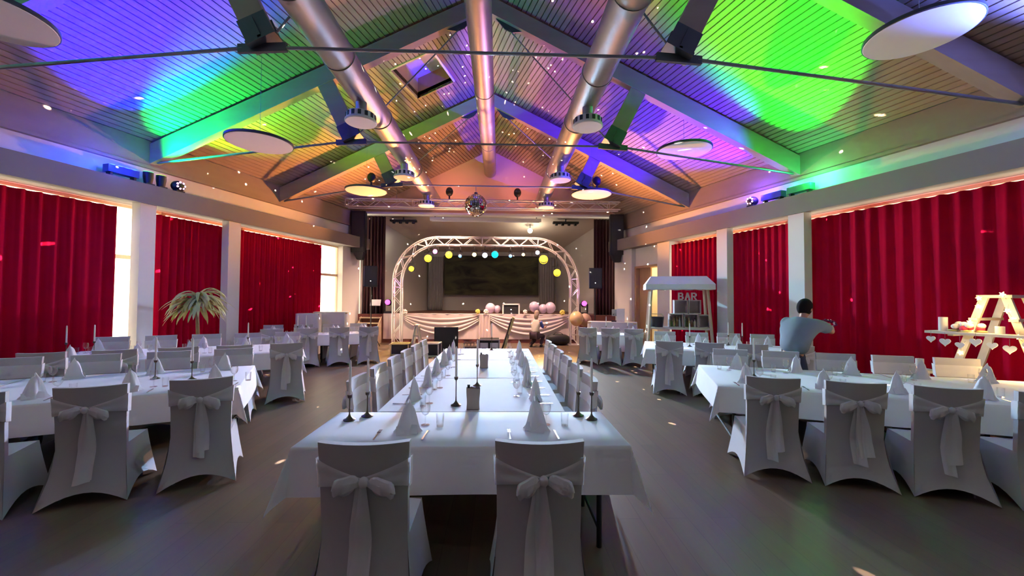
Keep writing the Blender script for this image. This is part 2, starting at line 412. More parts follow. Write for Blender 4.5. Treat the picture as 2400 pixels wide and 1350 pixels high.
window(1, YB, 9.25, 'r'); window(1, 9.25, 11.1, 'r'); window(1, 11.1, 12.74, 'r')

# ceiling boards, running parallel to each side wall and mitred at the ridge
SKY = (9.85, 11.2, 4.62, 5.62)   # skylight opening on the left slope: y0,y1,s0,s1 (s = distance from wall)
for side in (-1, 1):
    def rp(s, y, dz): return (side * (W(y) - s), y, ZR + SL * s + dz)
    m = MB()
    def panel(ya, yb, sa, sb):
        m.hexa([rp(sa, ya, .05), rp(sb, ya, .05), rp(sb, yb, .05), rp(sa, yb, .05), rp(sa, ya, .16), rp(sb, ya, .16), rp(sb, yb, .16), rp(sa, yb, .16)])
    NS = 12
    for i in range(NS):
        ya = YB + (YS - YB) * i / NS; yb = YB + (YS - YB) * (i + 1) / NS
        segs = [(ya, yb)]
        if side < 0:
            segs = []
            cuts = sorted(set([ya, yb] + [c for c in SKY[:2] if ya < c < yb]))
            segs = list(zip(cuts[:-1], cuts[1:]))
        for (a, b) in segs:
            if side < 0 and a >= SKY[0] - 1e-6 and b <= SKY[1] + 1e-6:
                panel(a, b, -.02, SKY[2])
                m.hexa([rp(SKY[3], a, .05), rp(W(a), a, .05), rp(W(b), b, .05), rp(SKY[3], b, .05), rp(SKY[3], a, .16), rp(W(a), a, .16), rp(W(b), b, .16), rp(SKY[3], b, .16)])
            else:
                m.hexa([rp(-.02, a, .05), rp(W(a), a, .05), rp(W(b), b, .05), rp(-.02, b, .05), rp(-.02, a, .16), rp(W(a), a, .16), rp(W(b), b, .16), rp(-.02, b, .16)])
    ce = m.build('ceiling', M['gap'], smooth=0, kind='structure')
    pz = .106; k = 0
    while True:
        s0 = .06 + k * pz; s1 = s0 + pz - .019; k += 1
        ye = min(YS, (9.756 - s1) / TAP)
        if ye < 2.5: break
        ye0 = min(YS, (9.756 - s0) / TAP)
        segs = [(YB, ye)]
        if side < 0 and s1 > SKY[2] and s0 < SKY[3]: segs = [(YB, SKY[0]), (SKY[1], ye)]
        for (a, b) in segs:
            MB().hexa([rp(s0, a, 0), rp(s1, a, 0), rp(s1, b, 0), rp(s0, b, 0), rp(s0, a, .045), rp(s1, a, .045), rp(s1, b, .045), rp(s0, b, .045)]).build('board', M['board'], ce, smooth=0)
# skylight shaft
def rpl(s, y, dz): return (-(W(y) - s), y, ZR + SL * s + dz)
sk = thing('skylight', 'white blind skylight with wooden shaft in the left roof slope near the ridge', 'skylight')
y0, y1, s0, s1 = SKY
def plank(ps, nm, mt):
    MB().hexa(ps).build(nm, mt, sk, smooth=0)
h = .62
plank([rpl(s0 - .05, y0, -.02), rpl(s0, y0, -.02), rpl(s0, y1, -.02), rpl(s0 - .05, y1, -.02), rpl(s0 - .05, y0, h), rpl(s0, y0, h), rpl(s0, y1, h), rpl(s0 - .05, y1, h)], 'shaft_lining', M['woodlight'])
plank([rpl(s1, y0, -.02), rpl(s1 + .05, y0, -.02), rpl(s1 + .05, y1, -.02), rpl(s1, y1, -.02), rpl(s1, y0, h), rpl(s1 + .05, y0, h), rpl(s1 + .05, y1, h), rpl(s1, y1, h)], 'shaft_lining', M['white'])
plank([rpl(s0, y0 - .05, -.02), rpl(s1, y0 - .05, -.02), rpl(s1, y0, -.02), rpl(s0, y0, -.02), rpl(s0, y0 - .05, h), rpl(s1, y0 - .05, h), rpl(s1, y0, h), rpl(s0, y0, h)], 'shaft_lining', M['woodlight'])
plank([rpl(s0, y1, -.02), rpl(s1, y1, -.02), rpl(s1, y1 + .05, -.02), rpl(s0, y1 + .05, -.02), rpl(s0, y1, h), rpl(s1, y1, h), rpl(s1, y1 + .05, h), rpl(s0, y1 + .05, h)], 'shaft_lining', M['doorwood'])
plank([rpl(s0, y0, h - .05), rpl(s1, y0, h - .05), rpl(s1, y1, h - .05), rpl(s0, y1, h - .05), rpl(s0, y0, h), rpl(s1, y0, h), rpl(s1, y1, h), rpl(s0, y1, h)], 'blind', M['white'])

# roof trusses
def roof_truss(y, label):
    t = thing('roof_truss', label, 'roof truss', (0, y, 0), 0, 'timber and steel roof trusses')
    D = .46; th = .20; wy = W(y)
    for sd in (-1, 1):
        zb0 = ZR - D - .02; zt0 = ZR - .01
        p = lambda x, z, yy: (sd * x, yy, z)
        apb = ZR - D + SL * wy; apt = ZR - .01 + SL * (wy)
        a = [(wy - .02, zb0), (0.0, apb), (0.0, apt - .02), (wy - .02, zt0)]
        dt = [zt - 0.0 for zt in (0, 0)]
        MB().hexa([p(a[0][0], a[0][1], -th / 2), p(a[1][0], a[1][1], -th / 2), p(a[1][0], a[1][1], th / 2), p(a[0][0], a[0][1], th / 2),
                   p(a[3][0], a[3][1] - .03, -th / 2), p(a[2][0], a[2][1] - .05, -th / 2), p(a[2][0], a[2][1] - .05, th / 2), p(a[3][0], a[3][1] - .03, th / 2)]).build('rafter', M['rafter'], t, smooth=0)
        # strut square to the rafter, down to the steel shoe
        nx, nz = 2.90, 5.28
        d = Vector((SL, 0, 1)).normalized()      # rafter normal (towards the ridge side is -x)
        # foot of the perpendicular on the rafter underside
        zb = lambda x: ZR - D + SL * (wy - x)
        tt = (zb(nx) - nz) / (d.z + SL * d.x)
        fx, fz = nx + d.x * tt, nz + d.z * tt
        s_ = MB().bar(p(nx + d.x * .12, nz + d.z * .12, 0), p(fx + d.x * .05, fz + d.z * .05, 0), .16, .36, up=(sd * 1, 0, -SL))
        s_.build('strut', M['rafter'], t, smooth=0)
        sh = MB()
        for yy in (-.10, .10): sh.bar(p(nx, nz, yy), p(nx + d.x * .34, nz + d.z * .34, yy), .02, .40, up=(sd * 1, 0, -SL))
        sh.bar(p(nx - d.x * .02, nz - d.z * .02, 0), p(nx + d.x * .03, nz + d.z * .03, 0), .26, .42, up=(sd * 1, 0, -SL))
        sh.bar(p(nx - .30, nz - .06, 0), p(nx + .36, nz - .10, 0), .05, .12)
        so = sh.build('shoe', M['steel'], t, smooth=0)
        MB().bar(p(nx + d.x * .0, nz + d.z * .0, -.115), p(nx + d.x * .30, nz + d.z * .30, -.115), .03, .05, up=(sd * 1, 0, -SL)).build('stiffener', M['steel'], so, smooth=0)
        fxw = wy - .12
        MB().tube(p(nx + .30, nz - .09, 0), p(fxw, 4.66, 0), .026, 8).build('outer_rod', M['rod'], t)
        MB().tube(p(nx - .12, nz + .10, 0), p(.55, zb(.55) - .10, 0), .016, 8).build('diagonal_rod', M['rod'], t)
        g = MB(); g.hexa([p(.25, zb(.25), -.015), p(.85, zb(.85), -.015), p(.85, zb(.85), .015), p(.25, zb(.25), .015),
                          p(.45, zb(.45) - .14, -.015), p(.62, zb(.62) - .14, -.015), p(.62, zb(.62) - .14, .015), p(.45, zb(.45) - .14, .015)])
        g.build('gusset_plate', M['steel'], t, smooth=0)
    MB().tube((-2.65, 0, 5.21), (2.65, 0, 5.21), .024, 8).build('tie_rod', M['rod'], t)
    return t
roof_truss(5.57, 'nearest roof truss with dark steel shoes and a tie rod across the hall')
roof_truss(8.91, 'middle roof truss with grey steel shoes above the round white discs')
roof_truss(12.26, 'far roof truss with mirror ball hanging from its tie rod')

# round metal ducts
def duct(x, z, y0, y1, r, label, seams):
    t = thing('ventilation_duct', label, 'duct', (x, 0, z), 0, 'round metal ducts along the roof')
    MB().path([(0, y0, 0), (0, y1, 0)], r, 28).build('duct_tube', M['duct'], t, smooth=40)
    for y in seams: MB().path([(0, y - .03, 0), (0, y + .03, 0)], r + .012, 28).build('seam_band', M['duct'], t, smooth=40)
    return t
duct(-2.22, 5.62, -3.3, 15.85, .255, 'round galvanised duct on the left of the ridge', [1.5, 4.9, 6.4, 8.6, 12.0])
duct(2.03, 5.62, -3.3, 15.85, .255, 'round galvanised duct on the right of the ridge', [1.5, 4.9, 6.7, 8.6, 12.0])
duct(-.02, 6.80, -3.3, 15.85, .235, 'round galvanised duct hanging directly under the ridge', [2.0, 6.0, 9.6, 13.0])
def outlet_proto():
    me = {}
    t = thing('duct_outlet', 'x', 'air outlet', (0, 0, 0), 0, 'white slotted air outlets under the ducts')
    MB().lathe([(.10, .40), (.10, .17)], 20).build('neck', M['duct'], t)
    c = MB().lathe([(.11, .175), (.19, .17), (.255, .14), (.265, .02)], 28, caps=False).build('collar', M['white'], t)
    for j in range(14):
        a = 2 * PI * j / 14
        MB().box((.263 * math.cos(a), .263 * math.sin(a), .08), (.014, .055, .085), a).build('slot', M['slot'], c, smooth=0)
    MB().lathe([(.0, .03), (.275, .03), (.285, .015), (.285, -.01), (.27, -.025), (0, -.025)], 32).build('disc', M['disc'], t)
    return t
op = None
for sx, nm in ((-2.22, 'left'), (2.03, 'right')):
    for y, pos in ((7.45, 'nearest'), (10.85, 'middle'), (14.15, 'farthest')):
        lab = '%s white slotted air outlet under the %s duct' % (pos, nm)
        if op is None: op = outlet_proto(); op.location = (sx, y, 5.02); op['label'] = lab
        else: dup(op, (sx, y, 5.02), 0, lab)

# round acoustic discs hung on wires
def disc_panel(x, y, z, r, label):
    t = thing('acoustic_disc', label, 'ceiling disc', (x, y, z), 0, 'round white discs hung from the roof')
    MB().lathe([(0, 0), (r - .02, 0), (r - .01, .01), (r - .01, .02)], 48).build('panel_face', M['disc'], t)
    MB().lathe([(r - .012, .005), (r, .01), (r, .055), (r - .015, .06), (0, .06)], 48).build('rim', M['rim'], t)
    zz = zroof(x, y) - z
    MB().tube((0, 0, .06), (0, 0, zz + .02), .004, 6).build('hanging_wire', M['rod'], t)
disc_panel(-4.42, 8.05, 4.80, .60, 'round white disc hanging beside the green-lit rafter on the left')
disc_panel(-3.62, 12.0, 4.92, .60, 'round white disc in front of the left end of the lighting truss')
disc_panel(3.16, 12.0, 4.92, .60, 'round white disc in front of the right end of the lighting truss')
disc_panel(4.61, 9.0, 5.17, .60, 'round disc hanging before the violet-lit roof on the right')
disc_panel(6.05, 5.15, 5.36, .60, 'largest grey disc at the upper right, nearest the camera')
disc_panel(-5.62, 4.75, 4.98, .60, 'disc cut by the picture edge at the upper left')

# ------------------------------------------------------------------ gable, proscenium and stage
m = MB()
zt = 5.12
m.hexa([(-W(YS) - .3, YS, zt), (W(YS) + .3, YS, zt), (W(YS) + .3, YS + .25, zt), (-W(YS) - .3, YS + .25, zt), (-W(YS) - .3, YS, ZR + .05), (W(YS) + .3, YS, ZR + .05), (W(YS) + .3, YS + .25, ZR + .05), (-W(YS) - .3, YS + .25, ZR + .05)])
zr_ = ZR + SL * W(YS)
m.add([(-W(YS), YS, ZR), (W(YS), YS, ZR), (0, YS, zr_ + .1), (-W(YS), YS + .25, ZR), (W(YS), YS + .25, ZR), (0, YS + .25, zr_ + .1)], [(0, 1, 2), (5, 4, 3), (0, 2, 5, 3), (2, 1, 4, 5), (1, 0, 3, 4)])
wg = m.build('wall_front', M['gable'], smooth=0, kind='structure')
MB().box2((-5.28, YS - .08, 5.06), (5.28, YS + .27, 5.14)).build('lintel_strip', M['plaster'], wg, smooth=0)
# stage box
def sw(y): return W(y)
YE = 22.0
m = MB(); m.hexa([(-sw(YS), YS, 0), (sw(YS), YS, 0), (sw(YE), YE, 0), (-sw(YE), YE, 0), (-sw(YS), YS, 1.1), (sw(YS), YS, 1.1), (sw(YE), YE, 1.1), (-sw(YE), YE, 1.1)])
m.build('stage_floor', M['stagefloor'], smooth=0, kind='structure')
MB().box2((-5.2, YS - .06, 0), (5.2, YS, 1.12)).build('stage_front', M['stagefront'], smooth=0, kind='structure')
for sd in (-1, 1):
    wbox(MB(), sd, YS + .25, YE, -.2, 0, 1.1, 5.6).build('stage_wall', M['stagewall'], smooth=0, kind='structure')
MB().box2((-3.8, YE, 1.1), (3.8, YE + .2, 5.4)).build('stage_back_wall', M['stagewall'], smooth=0, kind='structure')
MB().hexa([(-5.4, YS + .25, 5.32), (5.4, YS + .25, 5.32), (3.8, YE + .1, 4.30), (-3.8, YE + .1, 4.30), (-5.4, YS + .25, 5.5), (5.4, YS + .25, 5.5), (3.8, YE + .1, 4.5), (-3.8, YE + .1, 4.5)]).build('stage_ceiling', M['stageceil'], smooth=0, kind='structure')
def curtain(name, label, p0, p1, z0, z1, mt, folds, amp, cat='curtain', group=None, seed=0, parent=None):
    """pleated drape between two floor points"""
    rnd = random.Random(seed); p0, p1 = Vector(p0), Vector(p1); d = p1 - p0; L = d.length; d.normalize(); nrm = Vector((-d.y, d.x))
    n = folds * 8; ph = [rnd.uniform(-.6, .6) for _ in range(folds + 2)]; am = [rnd.uniform(.6, 1.3) for _ in range(folds + 2)]
    def fn(u, v):
        t = u * folds; k = int(min(t, folds - 1)); fr = t - k
        a = amp * (am[k] * (1 - fr) + am[k + 1] * fr)
        sway = .35 * math.sin(v * 1.7 + ph[k])
        off = a * math.sin(2 * PI * t + sway) * (.55 + .45 * v) + .3 * a * math.sin(4 * PI * t + ph[k])
        q = p0 + d * (L * u) + nrm * off
        top = z1 - .012 * abs(math.sin(PI * t))
        return (q.x, q.y, top + (z0 - top) * v)
    o = MB().grid(fn, n, 10).build(name, mt, parent, smooth=180, solid=.006)
    if label: tag(o, label, cat, group)
    return o
def cw(side, y, ins): q = wp(side, y, ins, 0); return (q[0], q[1])
curtain('red_curtain', 'red floor-length curtain at far left beside the plant-side window gap', cw(-1, YB + .02, .20), cw(-1, 8.16, .20), .04, 3.53, M['red'], 56, .045, group='red window curtains', seed=1)
curtain('red_curtain', 'red curtain between the two left columns, behind the tall potted palm', cw(-1, 8.80, .20), cw(-1, 10.36, .20), .04, 3.53, M['red'], 10, .04, group='red window curtains', seed=2)
curtain('red_curtain', 'red curtain on the left wall nearest the stage', cw(-1, 10.38, .20), cw(-1, 13.72, .20), .04, 3.53, M['red'], 20, .04, group='red window curtains', seed=3)
curtain('red_curtain', 'wide red curtain on the right behind the decorated ladder', cw(1, YB + .02, .20), cw(1, 8.54, .20), .04, 3.53, M['red'], 50, .05, group='red window curtains', seed=4)
curtain('red_curtain', 'red curtain between the two right columns, behind the reaching man', cw(1, 8.56, .20), cw(1, 10.48, .20), .04, 3.53, M['red'], 11, .04, group='red window curtains', seed=5)
curtain('red_curtain', 'red curtain on the right wall behind the bar stall', cw(1, 10.50, .20), cw(1, 12.74, .20), .04, 3.53, M['red'], 13, .035, group='red window curtains', seed=6)
# dark drapes and backdrop on stage
for sd, nm in ((-1, 'left'), (1, 'right')):
    c = curtain('stage_drape', 'dark red drape at the %s side of the stage opening' % nm, (sd * 5.15, 16.28), (sd * 4.25, 16.28), 1.11, 5.05, M['darkred'], 7, .05, 'drape', 'dark stage side drapes', 10 + sd)
bd = thing('landscape_backdrop', 'dark painted landscape backdrop hanging at the back of the stage', 'backdrop', (-.05, 21.8, 0))
MB().box2((-2.55, -.02, 1.95), (2.55, .02, 4.02)).build('painted_canvas', M['backdrop'], bd, smooth=0)
MB().tube((-2.6, 0, 4.05), (2.6, 0, 4.05), .035, 10).build('top_batten', M['black'], bd)
for sx in (-2.2, 0, 2.2): MB().tube((sx, 0, 4.05), (sx, 0, 4.36), .008, 6).build('hanging_line', M['black'], bd)
for sd, nm in ((-1, 'left'), (1, 'right')):
    curtain('stage_side_cloth', 'pale grey cloth hanging %s of the landscape backdrop' % nm, (sd * 2.62 - .05, 21.7), (sd * 3.4 - .05, 21.7), 1.11, 4.0, mat('grey_stage_cloth', (.26, .25, .25), .9), 6, .04, 'cloth', 'grey cloths beside the backdrop', 20 + sd)
t = thing('projection_screen_case', 'long white roll-up screen case under the stage ceiling', 'screen case', (-.2, 16.55, 5.02))
MB().box((0, 0, 0), (4.6, .14, .14)).build('case', M['white'], t, smooth=0)
MB().box((0, -.01, -.085), (4.45, .03, .03)).build('screen_hem', M['paper'], t, smooth=0)
for sx in (-2.1, 2.1): MB().box((sx, 0, .14), (.04, .05, .18)).build('bracket', M['steel'], t, smooth=0)
for sx, nm in ((-3.7, 'left'), (3.2, 'right')):
    t = thing('stage_spotlight_bar', 'dark lamp bar under the stage ceiling on the %s' % nm, 'lamp bar', (sx, 17.0, 5.02), 0, 'dark lamp bars above the stage')
    MB().box((0, 0, 0), (1.1, .25, .08)).build('bar_body', M['black'], t, smooth=0)
    for j in range(4): MB().lathe([(.06, -.1), (.08, .02), (.05, .04)], 12, (-.4 + j * .27, 0, -.02)).build('lamp_head', M['black'], t)
    MB().box((0, 0, .14), (.05, .05, .22)).build('ceiling_bracket', M['black'], t, smooth=0)
t = thing('stage_globe_lamp', 'round glowing white lamp under the stage ceiling', 'lamp', (1.72, 17.65, 4.78))
MB().ball((0, 0, 0), .11, 16, 10).build('globe', emis('warm_globe', (1, .88, .66), 6.0), t)
MB().tube((0, 0, .1), (0, 0, .34), .015, 8).build('stem', M['black'], t)

# ------------------------------------------------------------------ lattice trusses
def lattice(root, path, half, mt, step, r_ch=.028, r_br=.012):
    """four chords along a path in the x-z plane, with zigzag braces"""
    P = [Vector((p[0], 0, p[1])) for p in path]; n = len(P); nor = []
    for i in range(n):
        a = P[max(0, i - 1)]; b = P[min(n - 1, i + 1)]; d = (b - a).normalized(); nor.append(Vector((-d.z, 0, d.x)))
    for sn in (-1, 1):
        for sy in (-1, 1):
            MB().path([P[i] + nor[i] * (half * sn) + Vector((0, half * sy, 0)) for i in range(n)], r_ch, 8).build('chord', mt, root)
    # resample
    acc = [0]
    for i in range(1, n): acc.append(acc[-1] + (P[i] - P[i - 1]).length)
    k = max(2, round(acc[-1] / step))
    def at(s):
        s = min(max(s, 0), acc[-1])
        for i in range(1, n):
            if s <= acc[i] + 1e-9:
                f = (s - acc[i - 1]) / max(1e-9, acc[i] - acc[i - 1]); return P[i - 1].lerp(P[i], f), nor[i - 1].lerp(nor[i], f).normalized()
        return P[-1], nor[-1]
    for j in range(k):
        (a, na), (b, nb) = at(acc[-1] * j / k), at(acc[-1] * (j + 1) / k); s = 1 if j % 2 else -1
        for sy in (-1, 1): MB().tube(a + na * (half * s) + Vector((0, half * sy, 0)), b - nb * (half * s) + Vector((0, half * sy, 0)), r_br, 5).build('brace', mt, root)
        MB().tube(a + na * half + Vector((0, half * s, 0)), b + nb * half - Vector((0, half * s, 0)), r_br, 5).build('brace', mt, root)
        if j % 6 == 0:
            for sn in (-1, 1):
                MB().tube(a + na * (half * sn) - Vector((0, half, 0)), a + na * (half * sn) + Vector((0, half, 0)), r_br, 5).build('cross_rung', mt, root)
            for sy in (-1, 1):
                MB().tube(a + na * half + Vector((0, half * sy, 0)), a - na * half + Vector((0, half * sy, 0)), r_br, 5).build('cross_rung', mt, root)
YA = 15.3
arch = thing('arch_truss', 'pale aluminium lattice arch carrying coloured lamps in front of the stage', 'truss arch', (-.11, YA, 0))
path = []; HX, TOPZ, RC = 3.36, 3.92, 1.55
path += [(-HX, z) for z in (.03, .8, 1.6, TOPZ - RC)]
path += [(-HX + RC - RC * math.cos(a), TOPZ - RC + RC * math.sin(a)) for a in [PI / 2 * i / 12 for i in range(1, 13)]]
path += [(x, TOPZ) for x in (-.9, 0, .9, HX - RC)]
path += [(HX - RC + RC * math.sin(a), TOPZ - RC + RC * math.cos(a)) for a in [PI / 2 * i / 12 for i in range(1, 13)]]
path += [(HX, z) for z in (1.6, .8, .03)]
lattice(arch, path, .15, M['alu'], .36)
for sx in (-HX, HX): MB().box((sx, 0, .015), (.5, .5, .03)).build('base_plate', M['alu'], arch, smooth=0)
ht = thing('lighting_truss', 'long horizontal lattice truss hung above the front of the stage', 'truss', (-.2, 14.64, 5.19), math.radians(-.3))
lattice(ht, [(-5.0, 0), (-2.5, 0), (0, 0), (2.5, 0), (5.0, 0)], .14, M['alu'], .40)
for sx in (-3.2, 3.2):
    MB().tube((sx, 0, .14), (sx, 0, zroof(sx - .2, 14.64) - 5.19), .008, 6).build('hanging_cable', M['rod'], ht)
# moving heads above the truss
def head(name, label, x, y, z, r, up):
    t = thing(name, label, 'spotlight', (x, y, z), 0, 'black spot heads on the front truss')
    MB().ball((0, 0, 0), (r * .8, r * .8, r), 14, 10).build('lamp_body', M['black'], t)
    MB().lathe([(r * .5, -.02), (r * .6, .05)], 14, (0, -r * .5, 0)).build('lens_ring', M['steel'], t)
    MB().box((0, 0, -r * 1.25), (.05, .05, r * 1.2)).build('clamp', M['black'], t, smooth=0)
head('spot_head', 'black spot head standing on the truss, left of the mirror ball', -1.48, 14.64, 5.66, .17, 1)
head('spot_head', 'black spot head standing on the truss, right of the mirror ball', 1.02, 14.64, 5.66, .17, 1)
for x, nm in ((-3.55, 'left'), (3.38, 'right')):
    t = thing('spot_head', 'black spot head clamped to the far tie rod at %s' % nm, 'spotlight', (x, 12.26, 5.36), 0, 'black spot heads on the tie rod')
    MB().ball((0, 0, .06), (.13, .13, .15), 14, 10).build('lamp_body', M['black'], t)
    MB().box((0, 0, -.12), (.05, .06, .16)).build('clamp', M['black'], t, smooth=0)
# mirror ball
t = thing('mirror_ball', 'faceted mirror ball hanging from the far tie rod in front of the truss', 'mirror ball', (-.36, 12.2, 4.60))
m = MB(); R = .345; NV, NU = 16, 32
core = MB().ball((0, 0, 0), R - .012, 24, 16).build('ball_core', M['black'], t)
for j in range(NV):
    th0, th1 = PI * j / NV + .012, PI * (j + 1) / NV - .012; thm = (th0 + th1) / 2
    nu = max(4, int(NU * math.sin(thm)))
    for i in range(nu):
        a0, a1 = 2 * PI * i / nu + .02, 2 * PI * (i + 1) / nu - .02
        jx = random.uniform(-.015, .015)
        q = [(R * math.sin(a) * 1, 0) for a in (0,)]
        pts = [(R * math.sin(T) * math.cos(A), R * math.sin(T) * math.sin(A), R * math.cos(T)) for (T, A) in ((th0, a0), (th1, a0), (th1, a1), (th0, a1))]
        pts = [Vector(p) * (1 + jx * random.uniform(-1, 1)) for p in pts]
        m.add(pts, [(0, 1, 2, 3)])
mo = m.build('mirror_facets', M['mirror'], t, smooth=0, kind='stuff')
MB().tube((0, 0, R - .02), (0, 0, .60), .008, 6).build('hanging_wire', M['rod'], t)
MB().lathe([(.05, R - .03), (.05, R + .05)], 12).build('motor_cap', M['steel'], t)

# arch lamps
CANS = [(-2.06, 3.52, 'pink', (1, .18, .80), 4, .085, 'pink lamp on the left shoulder of the arch'),
        (-2.32, 3.26, 'yellow', (1, .66, .02), 4, .14, 'yellow lamp left of the pink lamp on the arch'),
        (-1.54, 3.40, 'yellow', (1, .66, .02), 4, .13, 'yellow lamp right of the pink lamp on the arch'),
        (-1.12, 3.36, 'deep_blue', (.1, .35, 1), 3, .06, 'dark lamp with small blue light left of arch middle'),
        (-.58, 3.42, 'warm', (1, .85, .35), 3, .08, 'small warm lamp near the middle of the arch'),
        (-.18, 3.40, 'ice', (.62, .70, 1), 3, .10, 'white-blue lamp beside the cyan lamp on the arch'),
        (.20, 3.43, 'cyan', (.0, .62, .85), 2.5, .13, 'cyan lamp hanging from the middle of the arch'),
        (.79, 3.38, 'deep_blue', (.1, .35, 1), 3, .06, 'navy lamp right of the cyan lamp on the arch'),
        (1.28, 3.44, 'warm', (1, .85, .35), 3, .06, 'small warm lamp right of the navy lamp'),
        (1.82, 3.52, 'ice', (.62, .70, 1), 3, .08, 'lavender-white lamp at the right shoulder of the arch'),
        (2.05, 3.26, 'yellow', (1, .66, .02), 4, .17, 'largest yellow lamp on the right of the arch'),
        (2.57, 2.76, 'yellow', (1, .66, .02), 4, .14, 'lowest yellow lamp on the right side of the arch'),
        (-2.94, 2.86, 'yellow', (1, .66, .02), 2, .10, 'tilted yellow lamp low on the left of the arch')]
def arch_under(x):   # underside of the arch at x
    xx = abs(x + .11); cx = HX - RC
    if xx <= cx: return TOPZ - .18
    return TOPZ - RC + math.sqrt(max(0, (RC - .15) ** 2 - (xx - cx) ** 2)) - .03
for (x, z, cn, c, es, r, lab) in CANS:
    t = thing('par_lamp', lab, 'lamp', (x, YA, z), 0, 'coloured lamps on the arch')
    body = MB().lathe([(r * .55, .30), (r * .8, .26), (r * .95, .12), (r * 1.02, 0)], 20, caps=True)
    rot = Matrix.Rotation(-PI / 2 - .10, 4, 'X')
    body.xf(rot @ Matrix.Translation((0, 0, -.15))); body.build('can_body', M['black'], t)
    le = MB().lathe([(0, -.03), (r * .6, -.022), (r * .97, .002)], 20, caps=False); le.xf(rot @ Matrix.Translation((0, 0, -.15)))
    le = MB().lathe([(0, .03), (r * .6, .022), (r * .97, 0), (r * .97, .01), (0, .035)], 20, caps=False).xf(Matrix.Translation((0, -.15, -.01)) @ Matrix.Rotation(PI / 2 + .1, 4, 'X'))
    le.build('lens', emis('lens_' + cn, c, es), t)
    top = max(.16, arch_under(x) - z + .02)
    for sx in (-1, 1): MB().bar((sx * (r + .015), 0, -.02), (sx * (r + .015), 0, min(top, r + .1)), .012, .03, up=(0, 1, 0)).build('yoke_arm', M['black'], t, smooth=0)
    MB().box((0, 0, min(top, r + .1)), (2 * r + .05, .03, .015)).build('yoke_bridge', M['black'], t, smooth=0)
    if top > r + .1: MB().box((0, 0, (top + r + .1) / 2), (.03, .03, top - r - .1 + .02)).build('clamp', M['black'], t, smooth=0)

# ledge effect lights
def ledge_light(side, y, ins, label, col, es, kind):
    x, yy, _ = wp(side, y, ins, 0)
    t = thing('effect_light', label, 'effect light', (x, yy, 4.06), -side * math.atan(TAP) * -1, 'coloured effect lights on the wall ledges')
    if kind == 'bar':
        MB().box((0, 0, .17), (.16, .52, .14)).build('housing', mat('lamp_housing_' + str(col), tuple(.25 * c + .01 for c in col), .35), t, smooth=0)
        for sy in (-.2, .2): MB().box((0, sy, .05), (.12, .04, .10)).build('foot', M['black'], t, smooth=0)
        for j in range(4): MB().box((-side * .02, -.18 + .12 * j, .245), (.09, .07, .012)).build('led_cell', emis('led_' + str(col), col, es), t, smooth=0)
    elif kind == 'can':
        MB().lathe([(.07, .0), (.09, .14), (.09, .24)], 16, (0, 0, .06)).build('can_body', M['black'], t)
        MB().lathe([(0, .30), (.085, .305)], 16, caps=False).build('lens', emis('led_' + str(col), col, es), t)
        MB().box((0, 0, .03), (.16, .16, .06)).build('foot', M['black'], t, smooth=0)
    else:
        MB().ball((0, 0, .16), (.12, .14, .12), 14, 10).build('housing', M['black'], t)
        MB().box((0, 0, .03), (.18, .18, .06)).build('foot', M['black'], t, smooth=0)
        for j in range(7):
            a = 2 * PI * j / 7
            MB().ball((-side * .09, .08 * math.cos(a), .17 + .07 * math.sin(a)), .022, 8, 6).build('jewel_lens', emis('jewel', (1, .45, .9), 5), t)
ledge_light(-1, 8.15, .28, 'blue-lit lamp bar on the left wall ledge', (.05, .15, 1), 6, 'bar')
ledge_light(-1, 8.62, .26, 'green-lit can on the left wall ledge', (.05, 1, .3), 4, 'can')
ledge_light(-1, 8.86, .26, 'black can with added lime glow between green lamp and dotted effect lamp', (.5, 1, .05), 3, 'can')  # unlit can; lime glow added to give the lime spot a source
ledge_light(-1, 9.16, .30, 'black effect lamp with purple jewels on the left ledge', (1, .4, .9), 5, 'derby')
ledge_light(-1, 4.25, .28, 'cyan-lit lamp bar on the left ledge above the front left table', (.05, .9, .6), 4, 'bar')
ledge_light(1, 4.45, .28, 'blue-lit lamp bar on the right ledge above the stepladder', (.08, .15, 1), 4, 'bar')
ledge_light(-1, .70, .28, 'added lilac fill lamp bar on the left ledge, the one farthest from the stage', (1, .4, .7), 4, 'bar')  # unseen fixture added to go with the lilac fill
ledge_light(1, .70, .28, 'added pale green fill lamp bar on the right ledge, the one farthest from the stage', (.7, 1, .5), 4, 'bar')  # unseen fixture added to go with the olive fill
ledge_light(1, 8.60, .28, 'green-lit lamp bar on the right wall ledge', (.05, 1, .3), 6, 'bar')
ledge_light(1, 9.25, .26, 'blue-lit lamp bar on the right wall ledge', (.05, .15, 1), 3, 'bar')
ledge_light(1, 9.75, .30, 'black effect lamp with purple jewels on the right ledge', (1, .4, .9), 5, 'derby')

